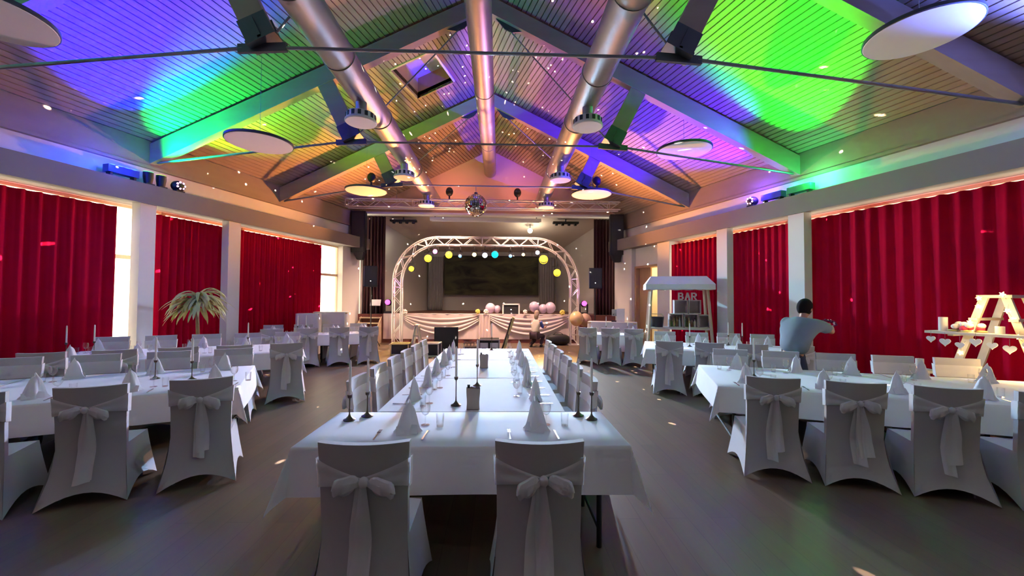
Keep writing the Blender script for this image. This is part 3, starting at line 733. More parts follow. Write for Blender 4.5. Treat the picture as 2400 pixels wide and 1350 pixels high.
# ------------------------------------------------------------------ chairs
def lerp_tab(tab, z):
    for (z0, a), (z1, b) in zip(tab[:-1], tab[1:]):
        if z <= z1: return a + (b - a) * (z - z0) / (z1 - z0)
    return tab[-1][1]
HWT = [(0, .292), (.2, .258), (.43, .228), (.7, .230), (.97, .240)]
YRT = [(0, -.355), (.2, -.285), (.43, -.225), (.7, -.245), (.97, -.270)]
YFT = [(0, .275), (.2, .25), (.43, .215)]
def bulge(u, z): return -.036 * (1 - u * u) * (.35 + .65 * z / .97)
def chair_cover_mesh():
    m = MB(); SEAT = .445
    zl = [0, .10, .22, .33, .445, .56, .68, .80, .90, .955, .97]
    def rear(u, t):
        uu = 2 * u - 1; k = t * (len(zl) - 1); i = min(int(k), len(zl) - 2); z = zl[i] + (zl[i + 1] - zl[i]) * (k - i)
        if z < .22: z = z + .10 * (1 - uu * uu) ** 1.0 * (1 - z / .22)
        x = uu * lerp_tab(HWT, z) * (1 if z > .445 else 1 - .03 * math.sin(PI * z / .445))
        y = lerp_tab(YRT, z) + bulge(uu, z) + (.0 if z > .445 else .012 * math.sin(PI * z / .445))
        if z > .9: z += .006 * uu * uu
        return (x, y, z)
    m.grid(rear, 10, len(zl) - 1)
    nz = 5
    zb = zl[4:]
    def front(u, t):
        uu = 2 * u - 1; k = t * (len(zb) - 1); i = min(int(k), len(zb) - 2); z = zb[i] + (zb[i + 1] - zb[i]) * (k - i)
        x = uu * lerp_tab(HWT, z); y = lerp_tab(YRT, z) + bulge(uu, z) + .045
        if z > .9: z += .006 * uu * uu
        return (x, y, z)
    m.grid(front, 10, len(zb) - 1)
    m.grid(lambda u, t: tuple(Vector(rear(u, 1)).lerp(Vector(front(u, 1)), t)), 10, 1)
    for e in (0, 1):
        m.grid(lambda u, t: tuple(Vector(rear(e, (4 + t * 6) / 10)).lerp(Vector(front(e, t)), u)), 1, 6)
    def seat(u, t):
        uu = 2 * u - 1; a = Vector(front(u, 0)); b = Vector((uu * .228, .215 - .02 * uu ** 4, SEAT))
        p = a.lerp(b, t); p.z = SEAT + .012 * math.sin(PI * t) * (1 - uu ** 4); return tuple(p)
    m.grid(seat, 10, 4)
    def skirt(a, b, arch):   # a,b functions of z giving (x,y)
        def fn(u, t):
            z = SEAT * (1 - t); 
            if z < .25: z = z + arch * 4 * u * (1 - u) * (1 - z / .25)
            p = Vector(a(z)).lerp(Vector(b(z)), u); pull = .02 * math.sin(PI * u) * math.sin(PI * min(1, z / SEAT))
            return (p.x * (1 - pull), p.y * (1 - pull * .6), z)
        return fn
    for sd in (-1, 1):
        ra = lambda z: (sd * lerp_tab(HWT, z), lerp_tab(YRT, z)); fb = lambda z: (sd * lerp_tab(HWT, z), lerp_tab(YFT, z))
        m.grid(skirt(ra, fb, .10), 8, 5)
    fl = lambda z: (-lerp_tab(HWT, z), lerp_tab(YFT, z)); fr = lambda z: (lerp_tab(HWT, z), lerp_tab(YFT, z))
    m.grid(skirt(fl, fr, .10), 8, 5)
    me = m.mesh('chair_cover', 42); me.materials.append(M['cover']); return me
COVER = chair_cover_mesh()
def rear_y(u, z): return lerp_tab(YRT, z) + bulge(u, z)
def sash_mesh():
    m = MB()
    for sd in (-1, 1):
        def band(u, t):
            uu = sd * (1.03 - 1.03 * u); k = u ** .8
            zt = .895 + (.800 - .895) * k; zb_ = .735 + (.765 - .735) * k; z = zb_ + (zt - zb_) * t
            return (uu * lerp_tab(HWT, z) * 1.012, rear_y(max(-1, min(1, uu)), z) - .007 - .004 * math.sin(t * PI * 3) - .012 * k, z)
        m.grid(band, 8, 9)
        def side(u, t):
            z = .735 + (.895 - .735) * t
            return (sd * (lerp_tab(HWT, z) * 1.03 + .004), lerp_tab(YRT, z) - .008 + .062 * u, z - .01 * u)
        m.grid(side, 3, 5)
    def fr(u, t):
        uu = 2 * u - 1; z = .725 + .155 * t
        return (uu * lerp_tab(HWT, z) * 1.03, rear_y(uu, z) + .045 + .007 + .002 * math.sin(t * 9), z)
    m.grid(fr, 8, 5)
    me = m.mesh('sash_band', 60); me.materials.append(M['sash']); return me
SASH = sash_mesh()
def loop_mesh(sd, rnd):
    ln = rnd.uniform(.068, .084); dr = rnd.uniform(.025, .06); ht = rnd.uniform(.058, .078)
    def fn(p):
        a, b, c = p; k = (a + 1) / 2; s = .30 + .75 * k ** .75 * (1.25 - .45 * k)
        return (sd * (.012 + ln * (a + 1) * 1.0), b * .030 * s - .012 * k, c * ht * s - dr * k + .012 * math.sin(9 * c + 4 * k))
    m = MB(); nu, nv = 14, 12; vs = []; fs = []
    for j in range(nv + 1):
        th = PI * j / nv
        for i in range(nu):
            ph = 2 * PI * i / nu; vs.append(fn((-math.cos(th), math.sin(th) * math.cos(ph), math.sin(th) * math.sin(ph))))
    for j in range(nv):
        for i in range(nu): fs.append((j * nu + i, j * nu + (i + 1) % nu, (j + 1) * nu + (i + 1) % nu, (j + 1) * nu + i))
    m.add(vs, fs); me = m.mesh('bow_loop', 80); me.materials.append(M['sash']); return me
def tail_mesh(sd, rnd):
    L = rnd.uniform(.46, .60); w0, w1 = .022, rnd.uniform(.040, .058); sp = rnd.uniform(.010, .035); tilt = rnd.uniform(-.03, .03); fp = rnd.uniform(0, 6)
    def fn(u, t):
        z = .775 - L * t + (.02 * (u - .5) * sd if t > .98 else 0); w = w0 + (w1 - w0) * min(1, t * 2.2); uu = 2 * u - 1
        x = sd * sp * min(1, .25 + t) + tilt * t + uu * w
        y = rear_y(0, z) - .020 - .010 * (1 + sd * .4) - .008 * math.sin(uu * 3.2 + fp + t * 1.5) - .012 * t
        return (x, y, z)
    me = MB().grid(fn, 6, 10).mesh('bow_tail', 80); me.materials.append(M['sash']); return me
def knot_mesh():
    me = MB().ball((0, 0, 0), (.026, .022, .030), 12, 8).mesh('bow_knot', 80); me.materials.append(M['sash']); return me
KNOT = knot_mesh()
rv = random.Random(3)
LOOPS = [(loop_mesh(-1, rv), loop_mesh(1, rv)) for _ in range(5)]
TAILS = [(tail_mesh(-1, rv), tail_mesh(1, rv)) for _ in range(5)]
LEGM = MB().tube((0, 0, 0), (0, 0, .43), .012, 8).mesh('chair_leg'); LEGM.materials.append(M['rod'])
CHAIR_N = 0
def chair(x, y, rz, label, group):
    """local +y is the way the sitter faces; back and bow are on the -y side"""
    global CHAIR_N; v = CHAIR_N % 5; CHAIR_N += 1
    t = thing('banquet_chair', label, 'chair', (x, y, 0), rz, group)
    part('fabric_cover', COVER, M['cover'], t)
    s = part('sash', SASH, M['sash'], t)
    kb = (rv.uniform(-.02, .02), rear_y(0, .785) - .030, .782)
    for me in LOOPS[v]: part('bow_loop', me, M['sash'], s, kb, (0, rv.uniform(-.12, .12), 0))
    part('bow_knot', KNOT, M['sash'], s, kb)
    for me in TAILS[v]: part('bow_tail', me, M['sash'], s)
    for lx, ly in ((-.20, -.20), (.20, -.20), (-.20, .19), (.20, .19)): part('leg', LEGM, M['rod'], t, (lx, ly, 0))
    return t

# ------------------------------------------------------------------ tables, cloths
def cloth_mesh(L, Wd, d, seed, flare=.10, cut=()):
    rnd = random.Random(seed); hx, hy = L / 2, Wd / 2
    def ax(h, lo, hi):
        pts = [-h - d * (1 - q / 10) for q in range(10)] + [-h - .006, -h] if not lo else [-h]
        n = max(2, int(2 * h / .25)); pts += [-h + 2 * h * i / n for i in range(1, n)]
        return pts + ([h, h + .006] + [h + d * (q + 1) / 10 for q in range(10)] if not hi else [h])
    X, Y = ax(hx, '-x' in cut, '+x' in cut), ax(hy, '-y' in cut, '+y' in cut); ph = [rnd.uniform(0, 6) for _ in range(8)]
    def fn(px, py):
        a = max(0, abs(px) - hx); b = max(0, abs(py) - hy); sx = 1 if px > 0 else -1; sy = 1 if py > 0 else -1
        cx, cy = max(-hx, min(hx, px)), max(-hy, min(hy, py))
        if a == 0 and b == 0: return (px, py, .752 + .0015 * math.sin(px * 5 + ph[0]) * math.sin(py * 4 + ph[1]))
        r = math.hypot(a, b); mix = min(a, b) / max(a, b, 1e-6); ms = mix * mix * (3 - 2 * mix); k = flare + (.36 - flare) * ms
        s = (px if b > a else py); k += .05 * math.sin(s * 3.1 + ph[2]) * min(1, r / d) * (1 - ms)
        rip = 1
        nx, ny = a / r * sx, b / r * sy
        return (cx + nx * (k * r * rip + .008), cy + ny * (k * r * rip + .008), .752 - r * math.sqrt(max(0, 1 - k * k)))
    m = MB(); nX, nY = len(X), len(Y)
    vs = [fn(x, y) for y in Y for x in X]
    fs = [(j * nX + i, j * nX + i + 1, (j + 1) * nX + i + 1, (j + 1) * nX + i) for j in range(nY - 1) for i in range(nX - 1)]
    m.add(vs, fs); return m
def table(cx, cy, rz, L, Wd, d, lab_t, lab_c, seed, flare=.10, group='folding tables under white cloths', mt='cloth', cut=()):
    t = thing('folding_table', lab_t, 'table', (cx, cy, 0), rz, group)
    MB().box((0, 0, .725), (L - .04, Wd - .04, .04)).build('tabletop', M['woodlight'], t, smooth=0)
    for sx in (-1, 1):
        for sy in (-1, 1): MB().tube((sx * (L / 2 - .18), sy * (Wd / 2 - .12), 0), (sx * (L / 2 - .18), sy * (Wd / 2 - .12), .71), .018, 8).build('leg', M['black'], t)
        MB().tube((sx * (L / 2 - .18), -(Wd / 2 - .12), .12), (sx * (L / 2 - .18), Wd / 2 - .12, .12), .012, 8).build('foot_rail', M['black'], t)
    c = cloth_mesh(L, Wd, d, seed, flare, cut).build('tablecloth', M[mt], None, smooth=70, solid=.0025)
    c.location = (cx, cy, 0); c.rotation_euler = (0, 0, rz); tag(c, lab_c, 'tablecloth', 'white tablecloths')
    return t

# table ware prototypes
def lathe_mesh(name, prof, n, mt, caps=True, smooth=50):
    me = MB().lathe(prof, n, caps=caps).mesh(name, smooth); me.materials.append(mt); return me
BOWL = lathe_mesh('glass_bowl', [(.006, .075), (.022, .085), (.036, .11), (.038, .14), (.032, .18)], 14, M['glass'], False)
STEM = lathe_mesh('glass_stem', [(.034, 0), (.034, .002), (.006, .006), (.004, .04), (.006, .078)], 12, M['glass'])
TUMB = lathe_mesh('tumbler_wall', [(.026, .002), (.030, .10)], 14, M['glass'], False)
TUMBB = lathe_mesh('tumbler_base', [(.0, 0), (.026, 0), (.026, .008), (0, .008)], 14, M['glass'])
def napkin_mesh(seed):
    r = random.Random(seed); ph = r.uniform(0, 6); H = r.uniform(.19, .235); lean = r.uniform(-.02, .02)
    def fn(u, t):
        a = 2 * PI * u; rad = lerp_tab([(0, .082), (.15, .062), (.45, .050), (.75, .034), (.93, .016), (1, .004)], t) * (1 + .24 * math.sin(3 * a + ph + t) + .14 * math.sin(5 * a + 2 * ph) * (1 - t))
        z = H * t + (.02 * math.sin(a + ph) if t > .9 else 0)
        return (rad * math.cos(a) * 1.1 + lean * t, rad * math.sin(a) * .75, max(0, z))
    m = MB().grid(fn, 18, 8)
    def flap(u, t): return (-.075 + .15 * u, -.052 + .035 * t - .012 * math.sin(PI * u), .055 * t + .001 + .012 * math.sin(PI * u))
    me = m.mesh('napkin_cone', 60); me.materials.append(M['napkin'])
    f = MB().grid(flap, 6, 4).mesh('napkin_cuff', 60, .002); f.materials.append(M['napkin'])
    return me, f
NAPS = [napkin_mesh(i) for i in range(4)]
def knife_mesh():
    m = MB(); m.hexa([(-.006, -.105, 0), (.006, -.105, 0), (.005, -.01, 0), (-.005, -.01, 0), (-.006, -.105, .005), (.006, -.105, .005), (.005, -.01, .004), (-.005, -.01, .004)])
    h_ = m.mesh('handle', 0); h_.materials.append(M['cutlery'])
    b = MB().hexa([(-.005, -.01, 0), (.005, -.01, 0), (.010, .09, 0), (-.004, .105, 0), (-.005, -.01, .003), (.005, -.01, .003), (.010, .09, .002), (-.004, .105, .002)]).mesh('blade', 0); b.materials.append(M['cutlery'])
    return h_, b
KN = knife_mesh()
FKH = MB().hexa([(-.006, -.10, 0), (.006, -.10, 0), (.003, .03, .004), (-.003, .03, .004), (-.006, -.10, .003), (.006, -.10, .003), (.003, .03, .007), (-.003, .03, .007)]).mesh('handle', 0); FKH.materials.append(M['cutlery'])
fm = MB().box((0, .042, .005), (.024, .024, .003))
for q in range(4): fm.box((-.0095 + q * .0063, .078, .006), (.0032, .05, .002))
FKT = fm.mesh('tines', 0); FKT.materials.append(M['cutlery'])
ZT = .756
def wine_glass(x, y, lab, grp):
    t = thing('wine_glass', lab, 'glass', (x, y, ZT), 0, grp); part('bowl', BOWL, None, t); part('stem', STEM, None, t)
def tumbler(x, y, lab, grp):
    t = thing('tumbler', lab, 'glass', (x, y, ZT), 0, grp); part('glass_wall', TUMB, None, t); part('glass_base', TUMBB, None, t)
def napkin(x, y, rz, lab, grp, i):
    t = thing('napkin', lab, 'napkin', (x, y, ZT), rz, grp); a, b = NAPS[i % 4]; part('folded_cone', a, None, t); part('cuff', b, None, t)
def knife(x, y, rz, lab, grp):
    t = thing('table_knife', lab, 'knife', (x, y, ZT), rz, grp); part('handle', KN[0], None, t); part('blade', KN[1], None, t)
def fork(x, y, rz, lab, grp):
    t = thing('table_fork', lab, 'fork', (x, y, ZT), rz, grp); part('handle', FKH, None, t); part('tines', FKT, None, t)
def candle_set(x, y, h, lab):
    t = thing('candlestick', 'bronze candlestick %s' % lab, 'candlestick', (x, y, ZT), 0, 'bronze candlesticks')
    MB().lathe([(.048, 0), (.048, .004), (.030, .012), (.012, .030), (.006, .045)], 18).build('base', M['bronze'], t)
    MB().lathe([(.006, .045), (.0045, .09), (.0045, h - .05), (.006, h - .03)], 10).build('stem', M['bronze'], t)
    MB().lathe([(.006, h - .032), (.016, h - .022), (.019, h), (.013, h - .002), (.0, h - .004)], 14).build('cup', M['bronze'], t)
    c = thing('taper_candle', 'tall white taper candle %s' % lab, 'candle', (x, y, ZT + h - .004), 0, 'white taper candles')
    MB().lathe([(.0115, 0), (.0105, .2), (.009, .27), (.003, .285)], 12).build('wax_body', M['wax'], c)
    MB().tube((0, 0, .283), (0, 0, .297), .0012, 5).build('wick', M['black'], c)

SETTING = 0
def setting(cx, cy, fx, fy, where, full=True, wine=True, tum=True):
    """place setting whose sitter looks along (fx,fy); (cx,cy) is the table edge in front of the sitter"""
    global SETTING; SETTING += 1; i = SETTING
    rx, ry = fy, -fx; rz = math.atan2(-fx, fy)
    r = random.Random(i); P = lambda f, s: (cx + fx * f + rx * s, cy + fy * f + ry * s)
    p = P(.24 + r.uniform(-.03, .03), r.uniform(-.04, .04)); napkin(p[0], p[1], rz + r.uniform(-.5, .5), 'white folded napkin at the %s' % where, 'napkins at the places', i)
    if wine:
        p = P(.40, .14 + r.uniform(-.02, .02)); wine_glass(p[0], p[1], 'wine glass at the %s' % where, 'wine glasses at the places')
    if tum:
        p = P(.36, .25 + r.uniform(-.02, .02)); tumbler(p[0], p[1], 'water tumbler at the %s' % where, 'tumblers at the places')
    if full:
        p = P(.17, .17); knife(p[0], p[1], rz + r.uniform(-.1, .1), 'knife at the %s' % where, 'knives at the places')
        p = P(.17, -.17); fork(p[0], p[1], rz + r.uniform(-.1, .1), 'fork at the %s' % where, 'forks at the places')

# centre: head table plus long table
XT = .149; HW_ = .815
table(XT, (2.73 + 3.52) / 2, 0, 2.26, .80, .31, 'wide crosswise table at the near end of the centre row', 'white cloth with hanging corners on the near crosswise table', 1, .12)
for i, (a, b) in enumerate(((3.53, 5.02), (5.02, 6.51), (6.51, 8.00))):
    table(XT, (a + b) / 2, 0, 2 * HW_, b - a - .02, .20, '%s square table of the long centre row' % ('nearest', 'middle', 'farthest')[i],
          'white cloth on the %s square table of the long centre row' % ('nearest', 'middle', 'farthest')[i], 20 + i, .03, cut=(('-y', '+y'), ('-y', '+y'), ('-y',))[i])
for x, nm in ((-.335, 'left'), (.615, 'right')):
    chair(x, 2.44, 0 + (.02 if x < 0 else -.03), 'white covered chair with bow, %s one nearest the camera in the centre' % nm, 'chairs at the centre table')
    setting(x + .02, 2.76, 0, 1, '%s front seat of the crosswise centre table' % nm)
for k in range(6):
    y = 3.95 + .67 * k
    for sd, nm in ((-1, 'left'), (1, 'right')):
        wh = '%s seat from the camera, %s side of centre table' % (ORD[k], nm)
        chair(XT + sd * (HW_ + .07), y, -sd * -PI / 2 * 1, 'white covered chair, ' + wh, 'chairs at the centre table')
        setting(XT + sd * HW_, y, -sd, 0, wh)
candle_set(-.82, 3.30, .20, 'at the outer left corner of the crosswise table')
candle_set(-.71, 3.40, .20, 'just inside the left corner pair, crosswise table')
candle_set(1.06, 3.40, .20, 'just inside the right corner pair, crosswise table')
candle_set(1.15, 3.30, .22, 'at the outer right corner of the crosswise table')
candle_set(-.01, 3.74, .26, 'beside the kraft bag on the near centre table')
candle_set(.14, 4.57, .24, 'behind the kraft bag on the centre table')
candle_set(.24, 7.75, .24, 'at the far end of the centre table')
for (x, y, lab) in ((.155, 3.62, 'near kraft paper bag in the middle of the centre table'), (.17, 5.75, 'far kraft paper bag on the centre table')):
    t = thing('paper_bag', lab, 'paper bag', (x, y, ZT), .08, 'kraft bags on the centre table')
    def bagf(u, tt):
        a = 2 * PI * u; s = .058 * (1 - .05 * math.sin(5 * tt))
        cx_, sx_ = math.cos(a), math.sin(a); q = max(abs(cx_), abs(sx_)); return (s * cx_ / q, .6 * s * sx_ / q, .185 * tt + (.006 * math.sin(8 * a) if tt > .9 else 0))
    MB().grid(bagf, 24, 6).build('bag_wall', M['kraft'], t, smooth=40, solid=.002)
    MB().box((0, 0, .003), (.11, .066, .006)).build('bag_bottom', M['kraft'], t, smooth=0)
    MB().lathe([(.012, .185), (.012, .215)], 10, (-.04, .0, .0)).build('bottle_neck', M['black'], t)

# side rows
def row(fr, ang, side, L, Wd, name, near, far, sp=.70, off0=.30, near_gap=.30, far_gap=.05, full=True, far_full=False, segs=2, d=.29, skip=()):
    """fr: table corner at the aisle end of the edge that faces the camera; ang: direction from the wall end to the aisle"""
    e = Vector((math.cos(ang), math.sin(ang))); 
    if side > 0: e = -e
    out = -e                                         # from the aisle end towards the wall
    n = Vector((-math.sin(ang), math.cos(ang)))      # away from the camera
    o = Vector(fr)
    if n.y < 0: n = -n
    out = Vector((-math.cos(ang), -math.sin(ang))) if side < 0 else Vector((math.cos(ang), math.sin(ang)))
    sl = L / segs
    for s in range(segs):
        c = o + out * (sl * (s + .5)) + n * (Wd / 2)
        pos = ('aisle', 'middle', 'wall')[s if segs == 3 else (s if s == 0 else 2)]
        table(c.x, c.y, ang, sl - .015, Wd, d, '%s table, %s half' % (name, pos), 'white tablecloth on the %s half of the %s table' % (pos, name), sum(map(ord, name)) + s, .12, cut=((('-x',) if side < 0 else ('+x',)) if s == 0 else (('+x',) if side < 0 else ('-x',))))
    rzn = math.atan2(-n.x, n.y)
    for k in range(near):
        p = o + out * (off0 + sp * k)
        wh = '%s from the aisle, near side of %s table' % (ORD[k], name)
        q = p - n * near_gap
        chair(q.x, q.y, rzn + rv.uniform(-.06, .06), 'white covered chair with bow, ' + wh, 'chairs at the side tables')
        setting(p.x, p.y, n.x, n.y, 'seat ' + wh, full)
    for k in range(far):
        if k in skip: continue
        p = o + out * (off0 + .08 + sp * k) + n * Wd
        wh = '%s from the aisle, far side of %s table' % (ORD[k], name)
        q = p + n * far_gap
        chair(q.x, q.y, rzn + PI + rv.uniform(-.06, .06), 'white covered chair, ' + wh, 'chairs at the side tables')
        setting(p.x, p.y, -n.x, -n.y, 'seat ' + wh, far_full)
    return o, out, n
AL = math.radians(25.5); AR = math.radians(-19.5)
oL1, uL, nL = row((-2.47, 4.51), AL, -1, 4.6, 1.6, 'front left', 4, 5, .74, .22, .34)
oL2, _, _ = row((-3.25, 7.48), AL, -1, 3.5, 1.6, 'second left', 5, 5, .72, .20, .34, full=False)
oL3, _, _ = row((-3.15, 11.42), AL, -1, 3.0, .8, 'rear left', 4, 4, .74, .20, .32, full=False, segs=2)
oR1, uR, nR = row((2.91, 4.57), AR, 1, 4.5, 1.6, 'front right', 5, 5, .69, .40, .26)
oR2, _, _ = row((3.34, 8.01), AR, 1, 3.05, 1.6, 'second right', 4, 4, .69, .40, .26, full=False)
oR3, _, _ = row((2.80, 11.42), AR, 1, 1.5, .8, 'rear right', 3, 0, .60, .20, .28, full=False)
def on(o, out, n, a, b): q = o + out * a + n * b; return (q.x, q.y)
for (o, out, n, a, b, lab) in ((oL1, uL, nL, .55, .70, 'nearer the aisle on the front left table'), (oL1, uL, nL, .95, .95, 'second from the aisle on the front left table'), (oL1, uL, nL, 4.2, .8, 'at the wall end of the front left table'),
                               (oL2, uL, nL, 3.1, .95, 'near the palm on the second left table'), (oL2, uL, nL, 3.4, .85, 'next to the curtain on the second left table'), (oL2, uL, nL, .9, .8, 'at the aisle end of the second left table'),
                               (oL3, uL, nL, 1.9, .4, 'left one of the pair on the rear left table'), (oL3, uL, nL, 1.7, .5, 'right one of the pair on the rear left table'),
                               (oR1, uR, nR, .55, .75, 'at the aisle end of the front right table'), (oR2, uR, nR, .9, .75, 'at the aisle end of the second right table'),
                               (oR2, uR, nR, 2.75, 1.2, 'left of the pair in front of the right curtain'), (oR2, uR, nR, 2.95, 1.0, 'right of the pair in front of the right curtain'),
                               (oR3, uR, nR, .6, .4, 'on the rear right table near its aisle end'), (oR3, uR, nR, 1.2, .45, 'at the wall end of the rear right table'),
                               (oR2, uR, nR, 1.75, 1.35, 'left of the pair before the middle right column'), (oR2, uR, nR, 2.0, 1.25, 'right of the pair before the middle right column')):
    x, y = on(o, out, n, a, b); candle_set(x, y, .22, lab)

# ------------------------------------------------------------------ buffet tables
def buffet(cx, cy, rz, L, Wd, H, label):
    t = thing('buffet_table', label, 'table', (cx, cy, 0), rz, 'high buffet tables under white cloths')
    MB().box((0, 0, H - .03), (L, Wd, .04)).build('tabletop', M['woodlight'], t, smooth=0)
    for sx in (-1, 1):
        for sy in (-1, 1): MB().tube((sx * (L / 2 - .08), sy * (Wd / 2 - .08), 0), (sx * (L / 2 - .08), sy * (Wd / 2 - .08), H - .04), .02, 8).build('leg', M['black'], t)
    def fn(u, v):
        a = 2 * PI * u; c, s = math.cos(a), math.sin(a); q = (abs(c) ** 8 + abs(s) ** 8) ** (1 / 8)
        r = 1 + .03 * v * (1 + math.sin(a * 14)) ; return ((L / 2 + .015) * c / q * r, (Wd / 2 + .015) * s / q * r, H + .004 - (H - .06) * v)
    m = MB().grid(fn, 56, 5); m.add([fn(i / 56, 0) for i in range(56)], [tuple(range(56))])
    m.build('draped_cloth', M['cloth'], t, smooth=60)
buffet(4.15, 13.25, AR, 1.55, .6, 1.0, 'high white clothed table behind the rear right chairs')
buffet(-5.05, 13.15, math.radians(16), 1.0, .6, 1.28, 'pinkish white clothed counter left of the stage steps')
buffet(-5.35, 12.25, math.radians(16), .62, .5, 1.26, 'smaller white clothed counter in front of left curtain')

# ------------------------------------------------------------------ stage front: skirted edge, swags, flowers, balloons
def swag_panel():
    t = thing('stage_skirt', 'pale pink draped skirt with swags along the stage front', 'stage skirt', (0, YS - .06, 0))
    def plain(u, v): return (-4.15 + 7.55 * u, -.02 - .015 * math.sin(u * 90), 1.13 - .98 * v)
    MB().grid(plain, 160, 4).build('skirt_cloth', M['skirt'], t, smooth=60, solid=.004)
    for (x0, x1) in ((-3.45, -.25), (-.1, 3.3)):
        def sw_(u, v):
            sag = 4 * u * (1 - u); x = x0 + (x1 - x0) * u
            z = 1.13 - .12 * v - sag * (.16 + .50 * v) + .012 * math.sin(v * 22) * sag
            return (x, -.05 - .03 * sag - .02 * math.sin(v * 20) * (.3 + sag), z)
        MB().grid(sw_, 24, 14).build('swag', M['skirt'], t, smooth=60, solid=.004)
    def gather(u, v): return (-.40 + .42 * u + .05 * (u - .5) * v, -.09 - .03 * math.sin(u * 22), 1.12 - .95 * v)
    MB().grid(gather, 36, 6).build('gathered_tail', M['skirt'], t, smooth=60, solid=.004)
    MB().box2((-4.15, -.02, 1.125), (3.42, .35, 1.14)).build('skirt_top', M['skirt'], t, smooth=0)
swag_panel()
def flower(x, y, z, r, mt, label):
    t = thing('flower_head', label, 'flower', (x, y, z), 0, 'flower heads on the stage skirt')
    MB().ball((0, 0, 0), r * .5, 10, 6).build('flower_centre', M['flower_y'], t)
    for j in range(10):
        a = 2 * PI * j / 10; el = .5 if j % 2 else -.25
        MB().ball((0, 0, 0), (r * .55, r * .22, r * .34), 8, 6).xf(Matrix.Rotation(a, 4, 'Y') @ Matrix.Translation((r * .5, -r * .25 * (1 + el), 0))).build('petal', mt, t)
flower(-3.3, 15.70, 1.20, .12, M['flower_w'], 'cream flower beside the left leg of the arch')
flower(-.46, 15.74, 1.24, .10, M['flower_y'], 'yellow flower at the middle gather of the skirt')
flower(-.14, 15.74, 1.24, .10, M['flower_w'], 'white flower at the middle gather of the skirt')
flower(2.86, 15.70, 1.22, .11, M['flower_y'], 'yellow-white flower inside the right leg of the arch')
flower(1.40, 15.74, 1.24, .09, M['flower_w'], 'small white flower on the stage edge beside the amp case')
def balloon(x, y, z, r, mt, label, knot=True):
    t = thing('balloon', label, 'balloon', (x, y, z), 0, 'balloons along the stage edge')
    MB().ball((0, 0, 0), (r, r, r * 1.08), 20, 14, lambda p: (p[0] * (1 - .12 * max(0, -p[2])), p[1] * (1 - .12 * max(0, -p[2])), p[2])).build('balloon_skin', mt, t, smooth=80)
    MB().lathe([(.015, -r * 1.08 - .03), (.006, -r * 1.07)], 8).build('balloon_knot', mt, t)
balloon(.02, 16.2, 1.10 + .26, .20, M['balloon_l'], 'grey-lilac balloon left of the amp case')
balloon(.30, 16.25, 1.10 + .22, .15, M['balloon_l'], 'smaller lilac balloon touching the amp case')
balloon(2.14, 16.1, 1.10 + .25, .18, M['balloon_l'], 'left of two purple balloons right of the person')
balloon(2.44, 16.15, 1.10 + .29, .22, M['balloon_l'], 'right of two purple balloons right of the person')
balloon(1.78, 16.05, 1.10 + .33, .20, M['balloon_l'], 'pale lilac balloon directly behind the crouching person')
balloon(3.26, 14.85, 1.02, .26, M['balloon_y'], 'large cream yellow balloon on the right arch leg')
balloon(3.62, 15.05, .96, .24, M['balloon_p'], 'peach balloon half behind the large yellow balloon')

# road cases
def road_case(x, y, rz, L, D, H, label, edge, lid=None, drawers=0, mt='black'):
    t = thing('road_case', label, 'road case', (x, y, 0), rz, 'black road cases in front of the stage')
    MB().box((0, 0, H / 2 + .01), (L - .02, D - .02, H - .02)).build('case_body', M[mt], t, smooth=0)
    E_ = mat('case_edge_' + edge, {'white': (.75, .74, .72), 'yellow': (.72, .60, .30)}[edge], .4, .3)
    for sx in (-1, 1):
        for sy in (-1, 1): MB().box((sx * L / 2, sy * D / 2, H / 2), (.035, .035, H)).build('corner_edge', E_, t, smooth=0)
    for z in (.018, H - .018):
        for sy in (-1, 1): MB().box((0, sy * D / 2, z), (L, .035, .035)).build('rim_edge', E_, t, smooth=0)
        for sx in (-1, 1): MB().box((sx * L / 2, 0, z), (.035, D, .035)).build('rim_edge', E_, t, smooth=0)
    for j in range(drawers):
        x0 = -L / 2 + L * (j + .5) / drawers
        dr = MB().box((x0, -D / 2 - .004, H * .5), (L / drawers - .07, .02, H * .55)).build('label_plate', M['paper'], t, smooth=0)
        MB().box((x0, -D / 2 - .018, H * .42), (L / drawers * .45, .01, .05)).build('handle', M['black'], dr, smooth=0)
    if lid == 'yellow':
        lm = MB().bar((L / 2 - .02, 0, H), (L / 2 + .34, 0, H + .72), D, .06, up=(0, 0, 1)); lm.build('open_lid', E_, t, smooth=0)
        MB().bar((L / 2 - .06, 0, H + .05), (L / 2 + .28, 0, H + .70), D - .08, .02, up=(0, 0, 1)).build('lid_lining', M['paper'], t, smooth=0)
    return t
road_case(-2.66, 12.55, .05, .52, .4, .36, 'small road case with yellow-lit edges left of the centre table', 'yellow')  # yellow lamp light on the trims is put into the edge colour
road_case(-1.72, 12.3, -.05, .60, .45, .40, 'open black road case with white edges behind centre chairs', 'white')
road_case(.08, 12.6, .0, .62, .5, .50, 'road case with two label plates behind the centre table', 'white', None, 2)
t = thing('case_lid', 'open yellow-edged case lid leaning beside the two-plate case', 'case lid', (.50, 12.75, 0), 0)
MB().bar((0, 0, .03), (.34, 0, 1.16), .48, .07, up=(0, 0, 1)).build('lid_shell', mat('case_edge_yellow', (.72, .60, .30), .4, .3), t, smooth=0)
MB().bar((-.045, 0, .10), (.275, 0, 1.12), .40, .02, up=(0, 0, 1)).build('lid_lining', M['black'], t, smooth=0)
MB().box((.16, -.25, .58), (.05, .03, .12)).build('latch', M['rod'], t, smooth=0)
t = thing('flat_black_lid', 'large black case lid standing upright behind the centre table', 'case lid', (-1.32, 13.0, 0), .04)
MB().box((0, 0, .42), (.76, .08, .80)).build('lid_panel', M['black'], t, smooth=0)
MB().box((0, -.045, .42), (.70, .01, .74)).build('lid_lining', M['blackg'], t, smooth=0)
